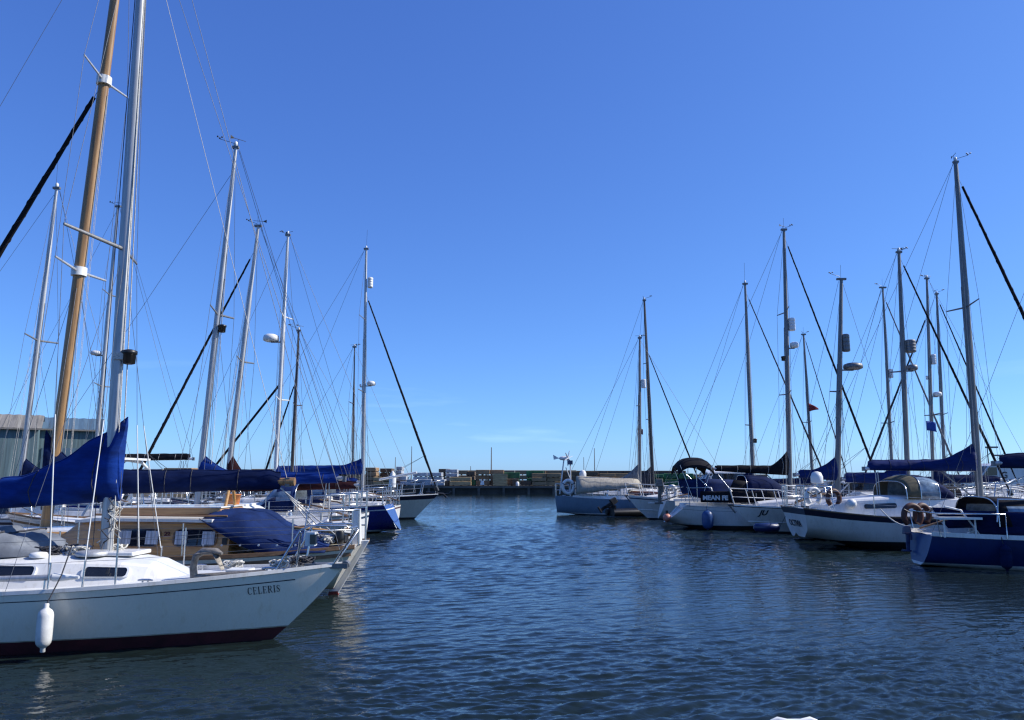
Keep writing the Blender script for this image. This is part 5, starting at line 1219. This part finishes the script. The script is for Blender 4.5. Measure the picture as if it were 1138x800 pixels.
o = thing('buoy', 'faded orange round buoy on the scoop stern of the white yacht', 'buoy', wor(r4, (h4.xs(.42) - .13, -.35, .42))); b = MB(); b.lathe([(.02, -.17)] + [(.165 * math.cos(a), .165 * math.sin(a)) for a in [-1.3 + 2.6 * i / 10 for i in range(11)]] + [(.03, .17), (.03, .22)], (0, 0, 0), 18); b.build('buoy_body', 'salmon', o)
b = MB(); b.box((.0, 0, .22), (.08, .14, .12)); b.build('buoy_bracket', 'black', o)
x = loc(r4, at(785, 570, 30.4)).x; fender('fender', 'fat blue fender hanging on the side of the scoop-stern yacht', wor(r4, h4.edge(x, -1, -.48, -.22)), .22, .72, 'fender_blue', wor(r4, h4.edge(x, -1, .05, .0)))
for sd in (1, -1):
    b = MB(); b.tube([(1.15, sd * 1.15, .9), (1.1, sd * 1.15, 1.6), (2.0, sd * 1.2, 1.62), (2.05, sd * 1.22, 1.0)], .018, 6); b.tube([(1.1, sd * 1.15, 1.6), (1.15, sd * .5, 1.62)], .018, 6); b.tube([(2.3, sd * 1.1, 2.1), (3.1, sd * 1.24, 1.05)], .02, 6); b.tube([(1.35, sd * 1.12, 2.15), (2.5, sd * 1.2, 1.05)], .02, 6)
    b.build('stern_rail', 'steel', r4)
fp = r4 and wor(r4, (loc(r4, at(887, 456, 31.9)).x, -.9, at(880, 456, 31.9).z))
def flag(label, p, w, hgt, m, kind='flag', tri=False, seed=0, halyard=None):
    o = thing(kind, label, 'flag', p); b = MB(); n = 10; g = []
    for i in range(n + 1):
        t = i / n; s_ = (1 - t * .85) if tri else 1
        g.append([(w * t + .02, .06 * w * math.sin(t * 8 + seed) * t, hgt * (k / 4 - .5) * s_ - .18 * hgt * t * t) for k in range(5)])
    b.grid(g); c = b.build('cloth', m, o); md = c.modifiers.new('t', 'SOLIDIFY'); md.thickness = .006
    k = MB(); k.tube([(0, 0, -(halyard or 1)), (0, 0, (halyard or 1))], .008, 5); k.build('flag_halyard', 'rope_dark', o)
flag('dark red pennant flying below the spreader of the black-covered yacht', fp, .4, .34, 'flag_red', tri=True, halyard=2.2)
flag('tiny red burgee on the silver mast of the grey-blue boat', at(708.5, 479, 42.7), .28, .3, 'flag_red', seed=2, halyard=.8)

SK = sloop(dict(label='ketch with short blue mizzen cover, stern behind the OCTIVIA sloop', L=7.4, B=2.4, Y=26.1, d=1, tip=(880, 565), end='stern', fb=(1.1, 1.0, 1.3), hull='white', stripe=(.95, .86, 'navy_stripe'), cab=(.3, .75), ch=.45,
  masts=[dict(b=(931, 535), t=(935, 311), r=.105, m='alu_dark', sp=(.5,), bend=887, gy=529, cover='deep_blue', peak=.40, hm=.2, he=.14, w=.15, decay=.38, kind=16, spl=.5, back=False, vang=False, gear=[('reflector', 391, 1, dict(r=.13, h=.62, m='alu_dark')), ('radar', 410, 1, dict(r=.32, h=.2, m='alu_dark'))], fore_to=(3.9, 0, 1.7)),
         dict(b=(1009, 530), t=(999, 281), r=.10, m='alu_dark', sp=(.5,), bend=938, gy=534, cover='deep_blue', peak=.5, hm=.26, he=.2, w=.17, furl='black_canvas', furl_r=.055, ff=.97, kind=17, gear=[('reflector', 392, 1, dict(r=.18, h=.45, m='alu_dark')), ('radar', 411, 1, dict(r=.17, h=.18, m='alu_dark'))])]))
S6 = sloop(dict(label='white sloop OCTIVIA with navy band and tan and navy sprayhood', L=9.5, B=3.0, Y=23.4, d=1, tip=(879, 563), end='stern', fb=(1.14, .84, 1.22), tr=.68, ps=.3, yaw=-.02, lift=.27, stern_rake=-.30, sx0=.36, bow=1.1, hull='white', stripe=(.985, .78, 'navy_stripe'), boot=(.21, 'black_boot'), toe='teak', cab=(.40, .75), ch=.42, coam='white', wins=((.06, .3), (.4, .6)), wframe='white',
  masts=[dict(b=(1089, 550), t=(1062, 181), r=.125, m='alu_dark', sp=(.56,), bend=969, gy=522, cover='deep_blue', boomm='alu_white', br=.1, peak=.48, hm=.30, he=.24, w=.2, decay=.5, furl='black_canvas', furl_r=.08, ff=.95, kind=18, rise=.04, clear=.0, ex=6)], nst=5, pushpit=True))
r6, h6 = S6['root'], S6['h']
# long side windows aft, sprayhood, name on the transom
b = MB()
def tr_name(body, size, y0, z0, bold):
    lettering(r6, body, size, lambda u, v, w: Vector((h6.xs(z0 + v) - .008 - w, y0 - u, z0 + v)), 'letter', bold)
tr_name('OCTIVIA', .26, .66, .58, .004)
aft = Cabin([(.85, .92, .86, 1.16), (1.3, 1.0, .92, 1.36), (2.6, 1.1, .98, 1.44), (4.5, 1.1, .96, 1.42)], .92); ac = build_cabin(r6, aft, ('white', 'offwhite'), 'aft_cabin'); cabin_window(ac, aft, 1.75, 2.65, .45, .72, rnd=.45)
b = MB(); rows = []
for j in range(11):
    t = j / 10; x = lerp(2.95, 4.35, t); hh = .70 * math.sin(PI * (.22 + .70 * t)) ** .7; ww = 1.08 * (1 - .12 * t)
    rows.append([(x, ww * math.copysign(abs(math.cos(PI * i / 16)) ** .55, math.cos(PI * i / 16)), 1.40 + hh * math.sin(PI * i / 16) ** .6) for i in range(17)])
b.grid(rows, mrow=lambda j, i: (2 if j < 3 else 1 if 3 <= j < 7 and (i < 5 or i > 10) else 0)); o = b.build('sprayhood', ['navy_canvas', 'vinyl', 'olive_canvas'], r6); md = o.modifiers.new('t', 'SOLIDIFY'); md.thickness = .012
for j in (0, 3, 7): f = MB(); f.tube(rows[j], .014, 6); f.build('hood_frame', 'steel', o)
b = MB(); b.lathe([(.16, 0), (.18, .04), (.18, .2), (.13, .32), (.03, .36)], (1.0, .5, 1.84), 16); b.build('satellite_dome', 'white_plastic', r6); b = MB(); b.tube([(1.0, .5, 1.1), (1.0, .5, 1.86)], .03, 8); b.build('dome_post', 'steel', r6)
horseshoe('lifebuoy', 'white horseshoe lifebuoy on the stern corner of the OCTIVIA sloop', wor(r6, (.42, -.72, 1.47)), r=.2, rz=.25)
horseshoe('lifebuoy', 'red-brown horseshoe lifebuoy beside the white one on the OCTIVIA stern', wor(r6, (.95, -.85, 1.42)), r=.19, m='brick_red', rz=.25)
horseshoe('lifebuoy', 'red-brown lifebuoy on the stern rail of the blue hulled sloop', at(1014, 573, 18.75), r=.21, m='brick_red', rz=.1)
horseshoe('lifebuoy', 'darker horseshoe lifebuoy behind the other one on the blue sloop stern rail', at(1025, 572, 19.2), r=.2, m='brick_red', rz=.3)
o = thing('buoy', 'white ball buoy on the side deck of the OCTIVIA sloop', 'buoy', wor(r6, (1.35, -1.1, 1.28))); b = MB(); b.lathe([(.02, -.14)] + [(.14 * math.cos(a), .14 * math.sin(a)) for a in [-1.3 + 2.6 * i / 10 for i in range(11)]] + [(.03, .14)], (0, 0, 0), 16); b.build('buoy_body', 'white_plastic', o)
b = MB(); c6 = wor(r6, (2.0, -1.45, 1.14)); e6 = at(1012, 585, 20.6); b.tube(sag(c6, e6, .12, 12), .018, 6); tag(b.build('mooring_rope', 'rope'), 'pale rope slung along the side of the OCTIVIA sloop', 'rope')
outboard_x = h6.xs(.9)
b = MB(); q = at(853, 586, 25.0); b.box((0, 0, 0), (.42, .16, .22)); 
o = thing('fender', 'square blue fender between motor cruiser bow and OCTIVIA transom', 'fender', (q.x + .1, 25.4, .42)); b = MB(); b.lathe([(.05, -.42), (.13, -.36), (.15, 0), (.13, .36), (.05, .42)], (0, 0, 0), 14, axis='x'); b.build('fender_body', 'mid_blue_hull', o); b = MB(); b.tube([(0.42, 0, 0), (1.2, .9, .75)], .01, 5); b.build('fender_rope', 'rope_dark', o)
S7 = sloop(dict(label='blue hulled sloop with navy sprayhood and pale blue transom', L=10.5, B=3.0, Y=18.5, d=1, tip=(1019, 628), end='stern', fb=(.72, .72, 1.05), tr=.44, yaw=-.13, lift=.02, ps=.25, stern_rake=.20, hull='mid_blue_hull', tr_mat='sky_blue', boot=(.0, 'black_boot'), boot2=(.09, 'white_boot'), deck='white', toe='white', cab=(.42, .78), ch=.4, toe_r=.085,
  masts=[], nst=5, pushpit=False))
r7, h7 = S7['root'], S7['h']
# its mast stands outside the frame; its backstay comes into it
bs = Vector((6.2, 0, 1.1)); tp = Vector((6.0, 0, 13.2)); mo = mast_part(r7, bs, tp, .09, 'alu'); sp = [spreaders(mo, bs.lerp(tp, f), .95, .15) for f in (.4, .7)]; masthead(mo, tp); rigging(r7, h7, bs, tp, sp, 6.1, furl='navy_canvas', extras=3, back_to=(.4, 0, .75))
gp = Vector((5.9, 0, 2.35)); boom_and_cover(r7, gp, 4.0, 'navy_canvas', peak=.6, hm=.34, he=.2, seed=77)
# dodgers and folded sprayhood
x0 = loc(r7, at(1070, 580, 17.8)).x; x1 = x0 + 2.6; DZ = -.2
for sd in (1, -1):
    canvas_panel(r7, [(lerp(x0 + .25, x1, i / 4), sd * (h7.deck_b(lerp(x0, x1, i / 4)) - .05), h7.deck_z(lerp(x0, x1, i / 4)) + .08) for i in range(5)], [(lerp(x0 - .12, x1, i / 4), sd * (h7.deck_b(lerp(x0, x1, i / 4)) - .1), h7.deck_z(lerp(x0, x1, i / 4)) + .62) for i in range(5)], 'navy_canvas')
    b = MB(); b.tube([(x0 + .3, sd * (h7.deck_b(x0) - .06), h7.deck_z(x0)), (x0 - .12, sd * (h7.deck_b(x0) - .08), h7.deck_z(x0) + .62), (x0 - .45, sd * (h7.deck_b(x0) - .1), h7.deck_z(x0) + .7)], .022, 8); b.build('dodger_frame', 'alu_white', r7)
bb = at(1112, 553, 18.6).z
sprayhood(r7, x0 + .55, x0 + 2.3, 1.1, .95, bb - .92, 'black_canvas', 'vinyl')
b = MB(); b.tube([(x0 + .5, -1.1, 1.05), (x0 + .6, -1.0, bb), (x0 + 1.6, -.95, bb - .02)], .02, 6); b.build('hood_rail', 'steel', r7)
b = MB(); b.box((.62, -.9, 1.12), (.9, .30, .05)); b.tube([(.3, -.95, .7), (.3, -.95, 1.1)], .022, 6); b.tube([(.95, -.95, .7), (.95, -.95, 1.1)], .022, 6); b.build('stern_seat', 'white', r7)
b = MB()
for sd in (1, -1): b.tube([(.28, sd * .78, .7), (.2, sd * .78, 1.22), (1.5, sd * 1.15, 1.22), (1.5, sd * 1.15, .7)], .018, 6)
b.tube([(.2, .78, 1.22), (.2, -.78, 1.22)], .018, 6); b.build('pushpit', 'steel', r7)
for i in range(4): rope_heap(r7, (1.0 + .45 * i, -.75 + .2 * (i % 2), .76), .16, 4, ('rope', 'rope_dark')[i % 2], .013, 200 + i, .12)
x = loc(r7, at(1108, 610, 17.5)).x; fender('fender', 'dark fender hanging against the blue hull', wor(r7, h7.edge(x, -1, -.38, -.13)), .12, .5, 'navy_canvas', wor(r7, h7.edge(x, -1, .05, .0)))
outboard(r7, (h7.xs(.6) - .1, .35, .62), m='mid_blue_hull', k=.55)

# masts of the boats beyond the far walkway
sloop(dict(label='far yacht whose slim silver mast stands between two radar masts', L=7.4, B=2.6, Y=52.0, d=1, tip=(838, 548), end='stern', X=15.2, fb=(1.1, 1.0, 1.3), hull='white',
  masts=[dict(b=(903, 530), t=(893, 372), r=.11, m='alu_dark', sp=(.42,), boom=3.2, gy=536, cover='navy_canvas', kind=20, furl='dark_grey_canvas', furl_r=.05)]))
sloop(dict(label='yacht with slim silver mast just left of the ketch main mast', L=7.8, B=2.6, Y=42.5, d=1, tip=(880, 548), end='stern', X=16.9, fb=(1.1, 1.0, 1.3), hull='white', stripe=(.9, .8, 'mid_blue_hull'),
  masts=[dict(b=(992, 530), t=(981, 320), r=.095, m='alu_dark', sp=(.32,), boom=3.4, gy=535, cover='cover_blue', kind=21, furl='grey_canvas', furl_r=.07, ff=.95, gear=[('reflector', 420, 1, dict(r=.12, h=.5))])]))
S37 = sloop(dict(label='yacht with bow turned to the fairway and blue flag in its rigging', L=9.0, B=2.8, Y=37.0, d=-1, tip=(930, 550), end='bow', X=16.4, fb=(1.1, 1.0, 1.3), hull='white', stripe=(.9, .8, 'navy_stripe'),
  masts=[dict(b=(1037, 530), t=(1030, 310), r=.10, m='alu_dark', sp=(.35,), boom=3.2, gy=534, cover='navy_canvas', kind=22, furl='dark_grey_canvas', furl_r=.07, ff=.82, gear=[('reflector', 405, 1, dict(r=.12, h=.5)), ('radar', 440, 1, dict(r=.2, h=.2)), ('reflector', 422, -1, dict(r=.05, h=.2))])]))
flag('square blue flag with pale device flying between two silver masts', at(1029, 473, 36.4), .45, .45, 'flag_blue', seed=4, halyard=1.5)
sloop(dict(label='yacht with silver mast just right of the blue flag', L=9.5, B=2.9, Y=46.5, d=1, tip=(930, 548), end='stern', X=20.8, fb=(1.1, 1.0, 1.3), hull='white',
  masts=[dict(b=(1050, 530), t=(1041, 327), r=.115, m='alu_dark', sp=(.37,), boom=3.6, gy=535, cover='cover_blue', kind=23, furl='black_canvas', furl_r=.07, ff=.97)]))
sloop(dict(label='far yacht at the right edge behind the blue hull', L=9.5, B=2.9, Y=41.0, d=1, tip=(1150, 548), end='stern', X=24.5, fb=(1.1, 1.0, 1.3), hull='white', stripe=(.9, .8, 'navy_stripe'),
  masts=[]))

# ================================================================== LIGHT
SUN_AZ, SUN_EL = math.radians(86), math.radians(40)     # clockwise from straight ahead
w = bpy.data.worlds.new('World'); bpy.context.scene.world = w; w.use_nodes = True; nt = w.node_tree
bg = nt.nodes['Background']; sky = nt.nodes.new('ShaderNodeTexSky'); sky.sky_type = 'NISHITA'; sky.sun_disc = False
sky.sun_elevation = SUN_EL; sky.sun_rotation = SUN_AZ; sky.air_density = .75; sky.dust_density = .4; sky.ozone_density = 6.0; sky.altitude = 0
# a few thin clouds low over the horizon
tc = nt.nodes.new('ShaderNodeTexCoord'); mp = nt.nodes.new('ShaderNodeMapping'); mp.inputs['Scale'].default_value = (1, 1, 9)
nz = nt.nodes.new('ShaderNodeTexNoise'); nz.inputs['Scale'].default_value = 3.2; nz.inputs['Detail'].default_value = 5; nz.inputs['Roughness'].default_value = .55
nt.links.new(tc.outputs['Generated'], mp.inputs['Vector']); nt.links.new(mp.outputs['Vector'], nz.inputs['Vector'])
rp = nt.nodes.new('ShaderNodeValToRGB'); rp.color_ramp.elements[0].position = .63; rp.color_ramp.elements[1].position = .80
nt.links.new(nz.outputs['Fac'], rp.inputs['Fac'])
sx_ = nt.nodes.new('ShaderNodeSeparateXYZ'); nt.links.new(tc.outputs['Generated'], sx_.inputs['Vector'])
hr = nt.nodes.new('ShaderNodeValToRGB'); e = hr.color_ramp.elements; e[0].position = .0; e[0].color = (0, 0, 0, 1); e[1].position = .16; e[1].color = (0, 0, 0, 1)
k = e.new(.03); k.color = (1, 1, 1, 1); k = e.new(.09); k.color = (.6, .6, .6, 1)
nt.links.new(sx_.outputs['Z'], hr.inputs['Fac'])
mu = nt.nodes.new('ShaderNodeMath'); mu.operation = 'MULTIPLY'; nt.links.new(rp.outputs['Color'], mu.inputs[0]); nt.links.new(hr.outputs['Color'], mu.inputs[1])
m2 = nt.nodes.new('ShaderNodeMath'); m2.operation = 'MULTIPLY'; m2.inputs[1].default_value = .38; nt.links.new(mu.outputs[0], m2.inputs[0])
mx = nt.nodes.new('ShaderNodeMix'); mx.data_type = 'RGBA'; nt.links.new(m2.outputs[0], mx.inputs['Factor']); nt.links.new(sky.outputs['Color'], mx.inputs['A']); mx.inputs['B'].default_value = (7.5, 8.2, 9.0, 1)
sep = nt.nodes.new('ShaderNodeSeparateColor'); cmb = nt.nodes.new('ShaderNodeCombineColor'); nt.links.new(mx.outputs['Result'], sep.inputs[0])
for i, (pw, k) in enumerate(((.89, .595), (.88, .86), (.68, 1.72))):      # film response of the clear sky
    p1 = nt.nodes.new('ShaderNodeMath'); p1.operation = 'POWER'; p1.inputs[1].default_value = pw; nt.links.new(sep.outputs[i], p1.inputs[0])
    p2 = nt.nodes.new('ShaderNodeMath'); p2.operation = 'MULTIPLY'; p2.inputs[1].default_value = k; nt.links.new(p1.outputs[0], p2.inputs[0]); nt.links.new(p2.outputs[0], cmb.inputs[i])
nt.links.new(cmb.outputs[0], bg.inputs['Color']); bg.inputs['Strength'].default_value = .15
sl = bpy.data.lights.new('sun', 'SUN'); sl.energy = 4.9; sl.angle = math.radians(.53); sl.color = (1, .955, .88)
so = bpy.data.objects.new('sun', sl); C.objects.link(so)
sd = Vector((math.sin(SUN_AZ) * math.cos(SUN_EL), math.cos(SUN_AZ) * math.cos(SUN_EL), math.sin(SUN_EL)))
so.rotation_euler = sd.to_track_quat('Z', 'Y').to_euler(); so.location = (30, 10, 60)
sc = bpy.context.scene
sc.view_settings.view_transform = 'Standard'; sc.view_settings.look = 'None'; sc.view_settings.gamma = 1; sc.view_settings.exposure = 0.35; sc.view_settings.use_curve_mapping = False
sc.render.engine = 'CYCLES'; sc.cycles.use_denoising = True; sc.cycles.max_bounces = 8; sc.cycles.caustics_reflective = False; sc.cycles.caustics_refractive = False
sc.cycles.sample_clamp_indirect = 6; sc.cycles.filter_width = 1.3
